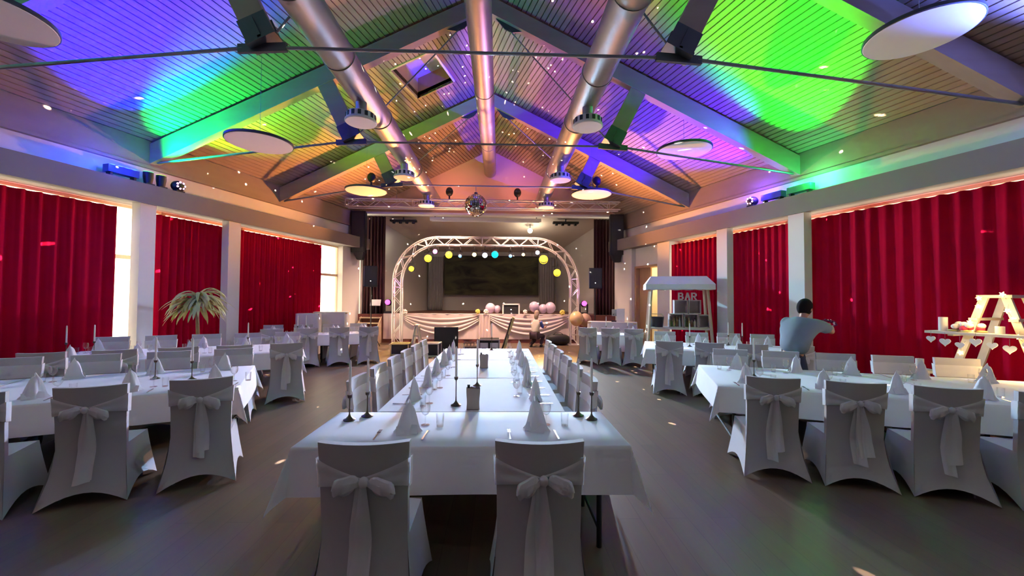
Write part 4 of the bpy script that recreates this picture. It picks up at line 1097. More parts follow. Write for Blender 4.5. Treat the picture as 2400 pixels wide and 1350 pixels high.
for sx in (-.3, .3): MB().box((sx, 0, .02), (.08, .16, .04)).build('foot', M['black'], t, smooth=0)
t = thing('folding_stand', 'pale A-frame folding stand beside the small road case', 'stand', (-2.25, 12.95, 0), 0)
for sx in (-1, 1):
    for sy in (-1, 1): MB().bar((sx * .16, sy * .2, 0), (sx * .03, sy * .12, .86), .04, .05).build('leg', M['woodwhite'], t, smooth=0)
MB().box((0, 0, .87), (.14, .34, .05)).build('top_cap', M['woodwhite'], t, smooth=0)
for z in (.3, .55): MB().box((0, -.17, z), (.26 - z * .2, .03, .04)).build('rung', M['woodwhite'], t, smooth=0)
t = thing('cable_crate', 'grey wire crate behind the centre table', 'crate', (-.55, 13.2, 0), 0)
for z in (.02, .16, .30): 
    for sy in (-.2, .2): MB().box((0, sy, z), (.46, .015, .02)).build('crate_wire', M['rod'], t, smooth=0)
for i in range(5):
    for sy in (-.2, .2): MB().box((-.22 + .11 * i, sy, .16), (.015, .015, .30)).build('crate_wire', M['rod'], t, smooth=0)
MB().box((0, 0, .10), (.42, .36, .16)).build('cable_bundle', M['black'], t, smooth=0)
t = thing('gear_bag', 'black oval gear bag lying in front of the stage skirt', 'bag', (2.62, 15.25, 0), 0)
MB().ball((0, 0, .21), (.46, .24, .21), 20, 12, lambda p: (math.copysign(abs(p[0]) ** .7, p[0]), math.copysign(abs(p[1]) ** .8, p[1]), math.copysign(abs(p[2]) ** .7, p[2]))).build('bag_body', M['black'], t, smooth=80)
MB().path([(-.2, -.1, .40), (-.1, -.12, .47), (.1, -.12, .47), (.2, -.1, .40)], .012, 8).build('strap', M['blackg'], t)

# amp rack on stage, pink moving heads, speakers
t = thing('amp_case', 'black amp case with white rim on the stage edge', 'amp case', (.85, 16.15, 1.1), 0)
MB().box((0, 0, .21), (.62, .4, .40)).build('amp_body', M['black'], t, smooth=0)
for sx in (-.32, .32): MB().box((sx, -.2, .22), (.05, .06, .44)).build('side_rail', M['white'], t, smooth=0)
MB().box((0, -.2, .43), (.68, .06, .05)).build('top_rail', M['white'], t, smooth=0)
MB().ball((0, -.21, .22), .02, 8, 6).build('indicator', emis('indicator_white', (1, 1, 1), 6), t)
for sx, nm in ((-4.02, 'left'), (3.78, 'right')):
    t = thing('moving_head', 'pink glowing moving head on the stage edge, %s of the arch' % nm, 'moving head', (sx, 16.05, 1.1), 0, 'pink moving heads on the stage edge')
    MB().box((0, 0, .06), (.28, .28, .12)).build('base', M['black'], t, smooth=0)
    for s_ in (-1, 1): MB().box((s_ * .15, 0, .28), (.04, .12, .36)).build('yoke_arm', M['black'], t, smooth=0)
    MB().ball((0, .02, .46), (.12, .15, .13), 14, 10).build('head_shell', M['black'], t, smooth=80)
    MB().lathe([(0, .02), (.10, 0)], 16, caps=False).xf(Matrix.Translation((0, -.135, .48)) @ Matrix.Rotation(PI / 2, 4, 'X')).build('lens', emis('lens_magenta', (1, .06, .55), 4), t)
def pa(x, y, label, lean):
    t = thing('loudspeaker', 'black loudspeaker on a stand ' + label, 'loudspeaker', (x, y, 2.14), lean, 'loudspeakers on stands')
    m = MB(); m.hexa([(-.23, -.18, 0), (.23, -.18, 0), (.15, .2, 0), (-.15, .2, 0), (-.23, -.18, .74), (.23, -.18, .74), (.15, .2, .74), (-.15, .2, .74)]); m.build('cabinet', M['black'], t, smooth=0)
    MB().box((0, -.187, .37), (.42, .012, .68)).build('grille', M['blackg'], t, smooth=0)
    MB().box((-.225, -.19, .37), (.018, .018, .70)).build('edge_strip', M['rod'], t, smooth=0)
    MB().ball((0, -.195, .2), .014, 8, 6).build('power_light', emis('indicator_white', (1, 1, 1), 6), t)
    s = thing('speaker_stand', 'thin tripod stand under the loudspeaker ' + label, 'speaker stand', (x, y, 0), 0, 'tripod speaker stands')
    MB().tube((0, 0, .25), (0, 0, 2.14), .019, 10).build('pole', M['black'], s)
    for j in range(3):
        a = 2 * PI * j / 3 + .5
        MB().tube((0, 0, .75), (.32 * math.cos(a), .32 * math.sin(a), .012), .013, 8).build('leg', M['black'], s)
        MB().tube((0, 0, .32), (.19 * math.cos(a), .19 * math.sin(a), .34), .008, 6).build('brace', M['black'], s)
    MB().lathe([(.03, .70), (.03, .80)], 12).build('collar', M['black'], s)
pa(-4.18, 14.4, 'left of the arch', .15); pa(3.87, 14.5, 'right of the arch', -.15)
for sx, nm in ((-5.0, 'left'), (4.92, 'right')):
    t = thing('wall_loudspeaker', 'hung black speaker column at the %s edge of the stage opening' % nm, 'loudspeaker', (sx, 15.5, 3.2), 0, 'hung speaker columns')
    MB().hexa([(-.26, -.2, .28), (.26, -.2, .28), (.2, .2, .28), (-.2, .2, .28), (-.26, -.2, 1.85), (.26, -.2, 1.85), (.2, .2, 1.85), (-.2, .2, 1.85)]).build('cabinet', M['black'], t, smooth=0)
    MB().box((0, -.207, 1.05), (.46, .012, 1.45)).build('grille', M['blackg'], t, smooth=0)
    MB().hexa([(-.05, -.16, 0), (.15, -.16, 0), (.15, .1, 0), (-.05, .1, 0), (-.2, -.18, .30), (.2, -.18, .30), (.18, .16, .30), (-.18, .16, .30)]).build('lower_bracket', M['black'], t, smooth=0)
    MB().box((0, .3, 1.0), (.12, .3, .1)).build('wall_arm', M['steel'], t, smooth=0)
# steps to the stage and lectern sheet
t = thing('stage_steps', 'orange wooden steps leading up to the left side of the stage', 'steps', (-4.62, 15.25, 0), 0)
for j in range(5):
    MB().box((0, -.35 + .20 * j, .2 * (j + 1) - .02), (.76, .24, .04)).build('tread', M['woodlight'], t, smooth=0)
for sx in (-.39, .39): MB().hexa([(sx - .02, -.5, 0), (sx + .02, -.5, 0), (sx + .02, .57, 0), (sx - .02, .57, 0), (sx - .02, -.48, .20), (sx + .02, -.48, .20), (sx + .02, .57, 1.02), (sx - .02, .57, 1.02)]).build('stringer', M['woodlight'], t, smooth=0)
t = thing('music_stand', 'music stand with white sheet beside the left moving head', 'music stand', (-4.55, 16.1, 1.1), 0)
MB().tube((0, 0, 0), (0, 0, .38), .012, 8).build('pole', M['black'], t)
MB().bar((0, -.02, .34), (0, .08, .58), .40, .015, up=(0, -1, 0)).build('sheet_holder', M['paper'], t, smooth=0)
MB().lathe([(.12, 0), (.12, .015)], 12).build('foot', M['black'], t)

# ------------------------------------------------------------------ doorway on the right wall
dr = bpy.data.objects.new('door_1', None); COL.objects.link(dr); dr['kind'] = 'structure'
for (y0, y1, z0, z1) in ((13.36, 13.44, 0, 2.98), (14.70, 14.78, 0, 2.98), (13.36, 14.78, 2.90, 2.98)):
    wbox(MB(), 1, y0, y1, -.2, .14, z0, z1).build('door_frame', M['doorwood'], dr, smooth=0)
wbox(MB(), 1, 14.10, 14.70, -.06, -.01, .02, 2.90).build('fixed_leaf', M['doorwood'], dr, smooth=0)
lf = wbox(MB(), 1, 13.46, 13.52, -.75, -.02, .02, 2.88).build('open_leaf', M['doorwood'], dr, smooth=0)
MB().tube(wp(1, 13.55, -.62, 1.05), wp(1, 13.62, -.62, 1.05), .015, 8).build('door_handle', M['rod'], lf)
# lit vestibule behind the door
ve = MB()
wbox(ve, 1, 12.9, 15.3, -1.7, -1.6, 0, 3.2); wbox(ve, 1, 12.9, 13.0, -1.6, -.25, 0, 3.2); wbox(ve, 1, 15.2, 15.3, -1.6, -.25, 0, 3.2); wbox(ve, 1, 12.9, 15.3, -1.6, -.25, 3.1, 3.2); wbox(ve, 1, 12.9, 15.3, -1.6, -.25, -.05, 0)
ve.build('vestibule_wall', M['plaster'], smooth=0, kind='structure')
q = wp(1, 14.0, -.95, 2.7)
lamp('POINT', 'vestibule_lamp', q, None, (1.0, .70, .30), 75, radius=.12)

# ------------------------------------------------------------------ bar stall
def bar_stall():
    bx, by = 5.36, 11.02; rz = math.radians(-15)
    t = thing('bar_stall', 'pale wooden market stall with white canopy in front of the right curtain', 'bar stall', (bx, by, 0), rz)
    for sx in (-1, 1):
        for sy in (-1, 1):
            MB().bar((sx * .86, sy * .32, 0), (sx * .72, sy * .20, 2.10), .06, .06).build('post', M['woodlight'], t, smooth=0)
        MB().bar((sx * .79, -.28, 1.0), (sx * .79, .28, 1.0), .05, .05).build('side_rail', M['woodlight'], t, smooth=0)
    MB().box((0, .0, .96), (1.62, .54, .05)).build('counter', M['woodwhite'], t, smooth=0)
    m = MB(); zb, zt_ = 2.07, 2.40
    m.hexa([(-.88, -.40, zb + .1), (.88, -.40, zb + .1), (.88, .40, zb + .1), (-.88, .40, zb + .1), (-.72, -.14, zt_), (.72, -.14, zt_), (.72, .14, zt_), (-.72, .14, zt_)]); m.build('canopy_roof', M['cloth'], t, smooth=0)
    for (a, b) in (((-.88, -.40), (.88, -.40)), ((.88, -.40), (.88, .40)), ((.88, .40), (-.88, .40)), ((-.88, .40), (-.88, -.40))):
        MB().grid(lambda u, v: (a[0] + (b[0] - a[0]) * u, a[1] + (b[1] - a[1]) * u, zb + .1 - v * (.13 + .02 * abs(math.sin(u * 16)))), 24, 2).build('canopy_valance', M['cloth'], t, smooth=0, solid=.006)
    R = Matrix.Rotation(rz, 4, 'Z'); 
    def wpt(x, y, z): v = R @ Vector((x, y, z)); return (bx + v.x, by + v.y, v.z)
    def crate(x, z, L, H, label, full):
        c = thing('wooden_crate', label, 'crate', wpt(x, .0, z), rz, 'wooden crates on the bar counter')
        MB().box((0, .15, H / 2), (L, .02, H)).build('back_board', M['crate'], c, smooth=0)
        for zz in (.01, H - .01): MB().box((0, 0, zz), (L, .32, .02)).build('shelf_board', M['woodwhite'], c, smooth=0)
        for sx in (-1, 1): MB().box((sx * (L / 2 - .01), 0, H / 2), (.02, .32, H)).build('side_board', M['crate'], c, smooth=0)
    crate(-.06, .985, .36, .38, 'left lower crate on the bar counter', 1); crate(.32, .985, .36, .38, 'middle lower crate on the bar counter', 1); crate(.66, .985, .30, .36, 'right lower crate on the bar counter', 0)
    crate(.06, 1.365, .34, .38, 'left upper crate under the bar letters', 0); crate(.41, 1.365, .32, .38, 'right upper crate on the bar stall', 0)
    rb = random.Random(5)
    for j in range(8):
        x = -.18 + .075 * j + (.085 if j > 3 else 0)
        p = wpt(x, -.04, 1.005); h_ = rb.uniform(.20, .29)
        col = ((.10, .14, .05), (.55, .40, .16), (.30, .12, .05), (.6, .55, .5))[j % 4]
        b = thing('bottle', '%s bottle from the left in the lower bar crates' % ORD[j], 'bottle', p, 0, 'bottles in the bar crates')
        MB().lathe([(.032, 0), (.034, .01), (.034, h_ * .55), (.012, h_ * .72), (.012, h_)], 12).build('bottle_glass', mat('bottle_%d' % (j % 4), col, .15, .1), b)
        MB().lathe([(.014, h_ - .03), (.014, h_ + .008)], 10).build('cap', M['bronze'], b)
    # letters B A R
    polys = {'B': [[(0, 0), (.025, 0), (.025, .14), (0, .14)], [(.025, .115), (.075, .115), (.075, .14), (.025, .14)], [(.025, .06), (.08, .06), (.08, .082), (.025, .082)], [(.025, 0), (.08, 0), (.08, .025), (.025, .025)], [(.07, .02), (.098, .02), (.098, .065), (.07, .065)], [(.066, .078), (.09, .078), (.09, .122), (.066, .122)]],
             'A': [[(0, 0), (.027, 0), (.062, .14), (.037, .14)], [(.075, 0), (.102, 0), (.065, .14), (.04, .14)], [(.025, .045), (.08, .045), (.08, .067), (.025, .067)]],
             'R': [[(0, 0), (.025, 0), (.025, .14), (0, .14)], [(.025, .115), (.075, .115), (.075, .14), (.025, .14)], [(.025, .055), (.078, .055), (.078, .08), (.025, .08)], [(.068, .075), (.095, .075), (.095, .122), (.068, .122)], [(.04, .055), (.065, .055), (.102, 0), (.075, 0)]]}
    for ch, x in (('B', .00), ('A', .17), ('R', .34)):
        l = tag(MB().build('block_letter', M['white']), 'white standing letter %s on top of the bar crates' % ch, 'letter', 'standing letters on the bar') if False else None
        m = MB(); s = 1.45
        for pg in polys[ch]:
            m.add([(a * s, -.02, b * s) for a, b in pg] + [(a * s, .02, b * s) for a, b in pg], [tuple(range(4)), (7, 6, 5, 4), (0, 4, 5, 1), (1, 5, 6, 2), (2, 6, 7, 3), (3, 7, 4, 0)])
        o = m.build('block_letter', M['white'], smooth=0); o.location = wpt(x, -.06, 1.746); o.rotation_euler = (0, 0, rz)
        tag(o, 'white standing letter %s on top of the bar crates' % ch, 'letter', 'standing letters on the bar')
    p = wpt(-.56, 0, .985)
    b = thing('ice_bucket', 'black bucket on the left of the bar counter', 'bucket', p, rz)
    MB().lathe([(.17, 0), (.20, .28), (.185, .28), (.16, .02), (0, .02)], 20).build('bucket_wall', M['black'], b)
    MB().path([(-.2, 0, .27), (-.14, 0, .36), (.14, 0, .36), (.2, 0, .27)], .008, 6).build('bucket_handle', M['rod'], b)
bar_stall()
t = thing('coffee_machine', 'chrome and white coffee machine left of the bar stall', 'coffee machine', (4.35, 13.25, 1.005), AR)
MB().box((.08, 0, .22), (.26, .30, .44)).build('machine_body', M['white'], t, smooth=0)
MB().box((-.12, -.02, .30), (.16, .26, .22)).build('brew_head', M['duct'], t, smooth=0)
MB().box((-.12, 0, .02), (.18, .28, .04)).build('drip_tray', M['black'], t, smooth=0)
MB().tube((-.14, -.16, .26), (-.14, -.26, .24), .014, 8).build('portafilter', M['black'], t)

# ------------------------------------------------------------------ potted palm
def palm():
    x, y = -6.02, 8.72
    t = thing('potted_palm', 'tall potted palm with drooping narrow leaves before the left curtain', 'plant', (x, y, 0))
    MB().lathe([(.16, 0), (.22, .34), (.24, .38), (.21, .38), (.19, .33), (0, .33)], 24).build('pot', M['pot'], t)
    MB().path([(0, 0, .30), (.02, 0, .8), (-.01, 0, 1.3), (.0, 0, 1.72)], [.045, .038, .034, .03], 10).build('trunk', M['trunk'], t)
    r = random.Random(11)
    for j in range(110):
        a = r.uniform(0, 2 * PI); el = r.uniform(-.2, 1.4); L = r.uniform(.48, .82); z0 = r.uniform(1.52, 1.78)
        end = -r.uniform(.9, 1.5); pts = [(0, 0)]; NS_ = 8
        for q in range(NS_):
            th = el + (end - el) * ((q + .5) / NS_) ** .8; pts.append((pts[-1][0] + L / NS_ * math.cos(th), pts[-1][1] + L / NS_ * math.sin(th)))
        def lf(u, v, a=a, pts=pts, z0=z0, wv=r.uniform(.026, .040)):
            k = min(len(pts) - 1, round(u * (len(pts) - 1))); hx, hz = pts[k]
            ww = wv * math.sin(PI * min(1, .10 + .90 * u)) ** .6 * (2 * v - 1)
            return (hx * math.cos(a) - ww * math.sin(a), hx * math.sin(a) + ww * math.cos(a), z0 + hz - abs(ww) * .4)
        MB().grid(lf, 8, 2).build('leaf', M['leaf'], t, smooth=60)
palm()

# ------------------------------------------------------------------ decorated ladder
def ladder():
    lx, ly = 7.41, 5.34; rz = math.radians(-74)
    rz = math.atan2(1.0, -TAP) - PI      # along the right wall
    t = thing('decor_stepladder', 'whitewashed double stepladder decorated with hearts by the right curtain', 'stepladder', (lx, ly, 0), rz)
    # local x runs along the wall, y to the wall
    for sy in (-.30, .30):
        for sx in (-1, 1):
            MB().bar((sx * .62, sy * 1.1, 0), (sx * .10, sy * .8, 1.82), .045, .085, up=(1, 0, 0)).build('rail', M['woodwhite'], t, smooth=0)
    for sx in (-1, 1):
        for z in (.36, .72, 1.5):
            xx = .62 - .52 * z / 1.82
            MB().bar((sx * xx, -.32, z), (sx * xx, .32, z), .09, .035).build('step', M['woodwhite'], t, smooth=0)
    MB().box((0, 0, 1.82), (.34, .56, .04)).build('top_board', M['woodwhite'], t, smooth=0)
    R = Matrix.Rotation(rz, 4, 'Z')
    def wpt(x, y, z): v = R @ Vector((x, y, z)); return (lx + v.x, ly + v.y, v.z)
    pl = thing('shelf_plank', 'long wooden plank resting across the stepladder steps', 'plank', wpt(0, 0, 1.30), rz)
    MB().box((.15, -.42, 0), (1.5, .30, .035)).build('plank_board', M['woodwhite'], pl, smooth=0)
    for sx in (-.36, .36): MB().box((sx, -.30, -.03), (.06, .34, .03)).build('support_batten', M['woodwhite'], pl, smooth=0)
    # items on the plank
    def cyl(name, lab, cat, x, y, z, r, h_, mt, top=None):
        o = thing(name, lab, cat, wpt(x, y, z), rz); MB().lathe([(r, 0), (r, h_)], 18).build('wax_body', mt, o)
        MB().tube((0, 0, h_), (0, 0, h_ + .012), .002, 5).build('wick', M['black'], o)
    ztop = 1.318
    cyl('pillar_candle', 'thick cream pillar candle at the end of the ladder plank', 'candle', -.46, -.42, ztop, .05, .20, M['wax'])
    cyl('pillar_candle', 'low cream pillar candle in the middle of the ladder plank', 'candle', .10, -.40, ztop, .045, .10, M['wax'])
    def heart(x, y, z, s, mt, lab, ry=0):
        pts = []
        for i in range(24):
            a = 2 * PI * i / 24; pts.append((s * 16 * math.sin(a) ** 3 / 17, s * (13 * math.cos(a) - 5 * math.cos(2 * a) - 2 * math.cos(3 * a) - math.cos(4 * a)) / 17))
        o = thing('hanging_heart', lab, 'heart', wpt(x, y, z), rz + ry, 'heart and disc garland on the ladder')
        MB().add([(p, -.008, q_) for p, q_ in pts] + [(p, .008, q_) for p, q_ in pts], [tuple(range(24)), tuple(range(47, 23, -1))] + [(i, (i + 1) % 24, 24 + (i + 1) % 24, 24 + i) for i in range(24)]).build('heart_plate', mt, o, smooth=0)
        MB().tube((0, 0, s * .3), (0, 0, s * 1.1 + .06), .002, 5).build('string', M['rod'], o)
    for i in range(9):
        heart(-.52 + .155 * i, -.585, 1.20 - .03 * (i % 3), .055 + .01 * (i % 2), M['white'], '%s white heart from the left hanging under the plank' % (ORD + ['ninth'])[i])
    tag_t = thing('rose_arrangement', 'pink and white rose arrangement on the ladder plank', 'flowers', wpt(-.20, -.45, ztop), rz)
    rr = random.Random(2)
    for i in range(9):
        MB().ball((rr.uniform(-.12, .12), rr.uniform(-.08, .08), .05 + rr.uniform(0, .08)), (.045, .045, .038), 10, 7).build('rose_head', M['flower_w'] if i % 3 else M['pinkheart'], tag_t, smooth=80)
    for i in range(5): MB().ball((rr.uniform(-.14, .14), rr.uniform(-.09, .09), .02), (.06, .03, .015), 8, 5).build('rose_leaf', M['leaf'], tag_t, smooth=80)
    st = emis('fairy_light', (1, .72, .28), 7)
    fl = thing('fairy_light_string', 'warm star fairy light string wound round the stepladder', 'fairy lights', wpt(0, 0, 0), rz)
    wire = []
    for i in range(26):
        z = .45 + 1.4 * i / 25; xx = .62 - .52 * z / 1.82; s_ = 1 if i % 2 else -1
        p = (s_ * (xx + .0), -.36 + .06 * (i % 3), z); wire.append(p)
        a0 = i * .7; pts = [((.034 if k % 2 == 0 else .014) * math.cos(a0 + PI * k / 5), (.034 if k % 2 == 0 else .014) * math.sin(a0 + PI * k / 5)) for k in range(10)]
        MB().add([(p[0] + q_[0], p[1] - .014, p[2] + q_[1]) for q_ in pts] + [(p[0] + q_[0], p[1] + .004, p[2] + q_[1]) for q_ in pts], [tuple(range(10)), tuple(range(19, 9, -1))] + [(k, (k + 1) % 10, 10 + (k + 1) % 10, 10 + k) for k in range(10)]).build('star_light', st, fl, smooth=0)
    for q in (0, 1): MB().path(wire[q::2], .002, 4).build('wire', M['rod'], fl)
    lamp('POINT', 'fairy_glow', wpt(0, -.55, 1.55), None, (1, .62, .22), 12, radius=.12)
    lamp('POINT', 'fairy_glow_low', wpt(.3, -.6, .95), None, (1, .62, .22), 8, radius=.12)
    # low stool with candle and small plate beside the ladder
    so = thing('side_stool', 'low stool with a cream cloth beside the stepladder', 'stool', wpt(-.80, -.30, 0), rz)
    MB().lathe([(.17, .66), (.17, .70)], 20).build('seat', M['woodwhite'], so)
    for j in range(3):
        a = 2 * PI * j / 3; MB().tube((.17 * math.cos(a), .17 * math.sin(a), 0), (.10 * math.cos(a), .10 * math.sin(a), .67), .016, 8).build('leg', M['woodwhite'], so)
    cyl('pillar_candle', 'pillar candle on the low stool beside the stepladder', 'candle', -.80, -.30, .70, .05, .16, M['wax'])
ladder()

# ------------------------------------------------------------------ people
def skin_body(name, verts, edges, radii, mt, parent, sub=2, root=0):
    me = bpy.data.meshes.new(name); me.from_pydata(verts, edges, []); o = bpy.data.objects.new(name, me); COL.objects.link(o)
    o.parent = parent
    s = o.modifiers.new('skin', 'SKIN'); s.use_smooth_shade = True; s.branch_smoothing = .6
    sv = me.skin_vertices[0].data if me.skin_vertices else None
    if sv is None:
        bpy.context.view_layer.objects.active = o
        bm = bmesh.new(); bm.from_mesh(me); bm.verts.layers.skin.verify(); bm.to_mesh(me); bm.free(); sv = me.skin_vertices[0].data
    for i, r in enumerate(radii):
        rr = r if isinstance(r, tuple) else (r, r); sv[i].radius = rr; sv[i].use_root = (i == root)
    u = o.modifiers.new('sub', 'SUBSURF'); u.levels = sub; u.render_levels = sub
    # bake so that the figure is one plain mesh
    dg = bpy.context.evaluated_depsgraph_get(); ev = o.evaluated_get(dg); nm = bpy.data.meshes.new_from_object(ev)
    o.modifiers.clear(); o.data = nm; nm.materials.clear(); nm.materials.append(mt)
    for p in nm.polygons: p.use_smooth = True
    bpy.data.meshes.remove(me)
    return o
def limb_hand(parent, wrist, d, palm_n, mt, curl=.6):
    """palm with five bent fingers; returns nothing"""
    d = Vector(d).normalized(); n_ = Vector(palm_n); n_ = (n_ - d * n_.dot(d)).normalized(); s_ = d.cross(n_)
    W0 = Vector(wrist); V = [W0, W0 + d * .05, W0 + d * .09]; E = [(0, 1), (1, 2)]; R = [(.028, .02), (.038, .018), (.040, .016)]
    skin_body('palm', [tuple(v) for v in V], E, R, mt, parent, 1)
    for k, (off, ln) in enumerate(((-.030, .066), (-.010, .078), (.011, .074), (.031, .058))):
        b = W0 + d * .085 + s_ * off; c1 = math.cos(curl), math.sin(curl); c2 = math.cos(curl * 2), math.sin(curl * 2)
        p1 = b + (d * c1[0] + n_ * c1[1]) * ln * .5; p2 = p1 + (d * c2[0] + n_ * c2[1]) * ln * .5
        skin_body('finger', [tuple(b), tuple(p1), tuple(p2)], [(0, 1), (1, 2)], [.0095, .009, .0075], mt, parent, 1)
    b = W0 + d * .03 - s_ * .035; p1 = b + (d * .5 - s_ * .7 + n_ * .4).normalized() * .04; p2 = p1 + (d * .9 + n_ * .5).normalized() * .03
    skin_body('thumb', [tuple(b), tuple(p1), tuple(p2)], [(0, 1), (1, 2)], [.012, .0105, .009], mt, parent, 1)
def human_head(parent, c, fwd, up, mt, hair_mt, hair_back=1.0, long_hair=False, sz=1.0):
    fwd = Vector(fwd).normalized(); up = Vector(up); up = (up - fwd * up.dot(fwd)).normalized(); rt = fwd.cross(up)
    rt, fwd, up = rt * sz, fwd * sz, up * sz
    Mx = Matrix((( rt.x, fwd.x, up.x, c[0]), (rt.y, fwd.y, up.y, c[1]), (rt.z, fwd.z, up.z, c[2]), (0, 0, 0, 1)))
    def sh(p):
        x, y, z = p; k = 1 - .18 * max(0, -z) ** 1.5; 
        if y > 0: y *= (1 - .10 * max(0, -z)); x *= (1 - .12 * max(0, -z))
        return (x * k, y * k, z)
    hd = MB().ball((0, 0, 0), (.076, .098, .118), 24, 18, sh); hd.xf(Mx).build('head', mt, parent, smooth=80)
    MB().ball((0, .098, -.012), (.014, .020, .026), 10, 8).xf(Mx).build('nose', mt, parent, smooth=80)
    for sx in (-1, 1):
        MB().ball((sx * .078, -.005, -.006), (.010, .020, .030), 10, 8).xf(Mx).build('ear', mt, parent, smooth=80)
        MB().ball((sx * .030, .085, .012), (.013, .010, .008), 10, 8).xf(Mx).build('eye', M['paper'], parent, smooth=80)
    MB().ball((0, .088, -.055), (.024, .010, .007), 10, 6).xf(Mx).build('mouth', M['pinkheart'], parent, smooth=80)
    def hs(p):
        x, y, z = p
        if z < -.15 and y > -.2: z = -.15 + (z + .15) * .2
        if y > .3 and z < .35: return (x * .93, y * .82, z)
        return p
    hb = MB().ball((0, -.012, .018), (.088, .104, .120), 24, 16, hs)
    hb.v = [(x, y if not (y > .045 and z < .075) else .045 + (y - .045) * .12, z if z > -.07 else -.07 + (z + .07) * .3) for x, y, z in hb.v]
    hb.xf(Mx).build('hair', hair_mt, parent, smooth=80)
    if long_hair: MB().ball((0, -.07, -.08), (.085, .055, .15), 16, 10).xf(Mx).build('hair_length', hair_mt, parent, smooth=80)
def man():
    t = thing('person', 'man in grey-blue t-shirt leaning over between the right tables, arms stretched out', 'person', (0, 0, 0))
    c = Vector((5.02, 6.20, 0)); f = Vector((.80, .60, 0)); r = Vector((.60, -.80, 0))
    hip = Vector((5.02, 6.20, .95)); ches = Vector((5.13, 6.22, 1.26)); neck = Vector((5.23, 6.24, 1.47)); headc = Vector((5.28, 6.27, 1.615))
    sR, sL = Vector((5.36, 6.08, 1.385)), Vector((5.08, 6.43, 1.40))
    eR, eL = Vector((5.63, 6.16, 1.25)), Vector((5.42, 6.62, 1.27)); wR, wL = Vector((5.80, 6.36, 1.31)), Vector((5.70, 6.56, 1.32))
    hR, hL = hip + r * .10 - Vector((0, 0, .04)), hip - r * .10 - Vector((0, 0, .04))
    kR, kL = c + r * .11 + f * .02 + Vector((0, 0, .50)), c - r * .12 - f * .02 + Vector((0, 0, .50))
    aR, aL = c + r * .12 + Vector((0, 0, .09)), c - r * .13 - f * .05 + Vector((0, 0, .09))
    tR, tL = aR + f * .17 - Vector((0, 0, .055)), aL + f * .17 - Vector((0, 0, .055))
    V = [hip, ches, neck, headc, sR, eR, wR, sL, eL, wL, hR, kR, aR, tR, hL, kL, aL, tL]
    E = [(0, 1), (1, 2), (2, 3), (1, 4), (4, 5), (5, 6), (1, 7), (7, 8), (8, 9), (0, 10), (10, 11), (11, 12), (12, 13), (0, 14), (14, 15), (15, 16), (16, 17)]
    Rr = [(.14, .11), (.15, .11), .055, .06, .055, .040, .028, .055, .040, .028, .065, .045, .036, .03, .065, .045, .036, .03]
    skin_body('body', [tuple(v) for v in V], E, Rr, M['skin'], t, 2)
    # shirt
    b0 = hip + Vector((0, 0, -.07)) - f * .01; b1 = (hip + ches) / 2 - f * .03; sh = [b0, b1, ches, neck - f * .02, sR, sR.lerp(eR, .75), sL, sL.lerp(eL, .75)]
    skin_body('tshirt', [tuple(v) for v in sh], [(0, 1), (1, 2), (2, 3), (2, 4), (4, 5), (2, 6), (6, 7)], [(.27, .21), (.26, .21), (.26, .20), .10, .12, .085, .12, .085], M['shirt'], t, 2)
    tv = [hip + Vector((0, 0, .03)), hip - Vector((0, 0, .08)), hR - Vector((0, 0, .16)), kR, aR + Vector((0, 0, .02)), hL - Vector((0, 0, .16)), kL, aL + Vector((0, 0, .02))]
    skin_body('trousers', [tuple(v) for v in tv], [(0, 1), (1, 2), (2, 3), (3, 4), (1, 5), (5, 6), (6, 7)], [(.20, .17), (.20, .17), .125, .095, .07, .125, .095, .07], M['jeans'], t, 2)
    for a_, n_ in ((aR, 'shoe'), (aL, 'shoe')):
        p = a_ + f * .07; MB().ball((0, 0, 0), (.05, .14, .05), 14, 8, lambda q: (q[0], q[1], max(q[2], -.75))).xf(Matrix.Translation((p.x, p.y, .042)) @ Matrix.Rotation(math.atan2(-f.x, f.y), 4, 'Z')).build('shoe', M['black'], t, smooth=80)
    human_head(t, tuple(headc + f * .02), Vector((.92, .38, -.22)), (0, 0, 1), M['skin'], M['hair'], sz=1.2)
    limb_hand(t, tuple(wR), (f * .8 - r * .4 + Vector((0, 0, .25))), (-.6, .8, .2), M['skin'], .75)
    limb_hand(t, tuple(wL), (f * .8 + r * .4 + Vector((0, 0, .25))), (.3, -.9, .2), M['skin'], .75)
    # beaded wreath held between the hands
    mid = (wR + wL) / 2 + f * .15 + Vector((0, 0, .045))
    w_ = thing('bead_wreath', 'dark purple sparkling bead garland held in the man\'s hands', 'garland', tuple(mid), math.atan2(r.y, r.x))
    rr = random.Random(4)
    ring = [(.12 * math.cos(a), .03 * math.sin(2 * a), .055 * math.sin(a)) for a in [2 * PI * i / 20 for i in range(20)]]
    MB().path(ring, .018, 8, closed=True).build('garland_core', M['purple'], w_)
    for i in range(30):
        p = ring[i % 20]; MB().ball((p[0] + rr.uniform(-.02, .02), p[1] + rr.uniform(-.02, .02), p[2] + rr.uniform(-.02, .02)), rr.uniform(.010, .019), 8, 6).build('bead', M['purple'] if i % 4 else M['mirror'], w_, smooth=80)
man()
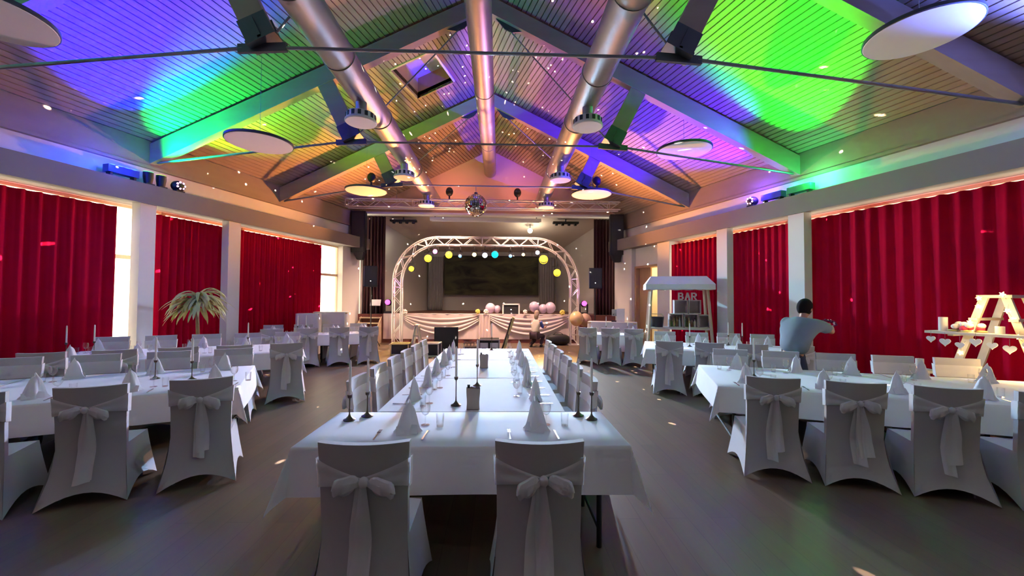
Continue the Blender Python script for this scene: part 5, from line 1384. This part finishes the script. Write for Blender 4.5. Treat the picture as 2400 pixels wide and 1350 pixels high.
def croucher():
    t = thing('person', 'person in cream top and dark trousers crouching at the stage skirt', 'person', (0, 0, 0))
    c = Vector((1.70, 14.55, 0)); f = Vector((.45, .90, 0)).normalized(); r = Vector((f.y, -f.x, 0))
    hip = c + Vector((0, 0, .42)) - f * .06; ches = c + f * .06 + Vector((0, 0, .82)); neck = c + f * .11 + Vector((0, 0, 1.04)); hd = c + f * .15 + Vector((0, 0, 1.20))
    sR, sL = ches + r * .16 + Vector((0, 0, .12)), ches - r * .16 + Vector((0, 0, .12))
    eR, eL = sR + r * .08 + f * .10 - Vector((0, 0, .25)), sL + f * .14 - r * .06 - Vector((0, 0, .24))
    wR, wL = eR + f * .24 + Vector((0, 0, .03)), eL + f * .22 + r * .04 + Vector((0, 0, .06))
    hR, hL = hip + r * .10, hip - r * .10
    kR, kL = c + r * .19 + f * .36 + Vector((0, 0, .40)), c - r * .16 + f * .33 + Vector((0, 0, .20))
    aR, aL = c + r * .17 + f * .10 + Vector((0, 0, .09)), c - r * .15 - f * .10 + Vector((0, 0, .10))
    V = [hip, ches, neck, hd, sR, eR, wR, sL, eL, wL, hR, kR, aR, hL, kL, aL]
    E = [(0, 1), (1, 2), (2, 3), (1, 4), (4, 5), (5, 6), (1, 7), (7, 8), (8, 9), (0, 10), (10, 11), (11, 12), (0, 13), (13, 14), (14, 15)]
    skin_body('body', [tuple(v) for v in V], E, [(.12, .10), (.13, .10), .05, .055, .05, .038, .026, .05, .038, .026, .08, .055, .04, .08, .055, .04], M['skin'], t, 2)
    skin_body('cream_top', [tuple(v) for v in (hip + Vector((0, 0, .04)), (hip + ches) / 2, ches, neck - Vector((0, 0, .06)), sR, sL)], [(0, 1), (1, 2), (2, 3), (2, 4), (2, 5)], [(.17, .14), (.165, .135), (.17, .13), .07, .075, .075], M['cream'], t, 2)
    skin_body('sleeve', [tuple(v) for v in (sR, sR.lerp(eR, .5), eR)], [(0, 1), (1, 2)], [.078, .062, .055], M['blue'], t, 2)
    skin_body('trousers', [tuple(v) for v in (hip, hR, kR, aR, hL, kL, aL)], [(0, 1), (1, 2), (2, 3), (0, 4), (4, 5), (5, 6)], [(.15, .13), .105, .082, .06, .105, .082, .06], M['plum'], t, 2)
    for a_ in (aR, aL):
        p = a_ + f * .06; MB().ball((0, 0, 0), (.045, .125, .05), 14, 8, lambda q: (q[0], q[1], max(q[2], -.75))).xf(Matrix.Translation((p.x, p.y, .042)) @ Matrix.Rotation(math.atan2(-f.x, f.y), 4, 'Z')).build('shoe', M['black'], t, smooth=80)
    human_head(t, tuple(hd), f + Vector((0, 0, -.1)), (0, 0, 1), M['skin'], mat('blond_hair', (.42, .30, .22), .6, var=.2, scale=40), long_hair=True)
    limb_hand(t, tuple(wR), f, -r, M['skin'], .6); limb_hand(t, tuple(wL), f, r, M['skin'], .6)
croucher()
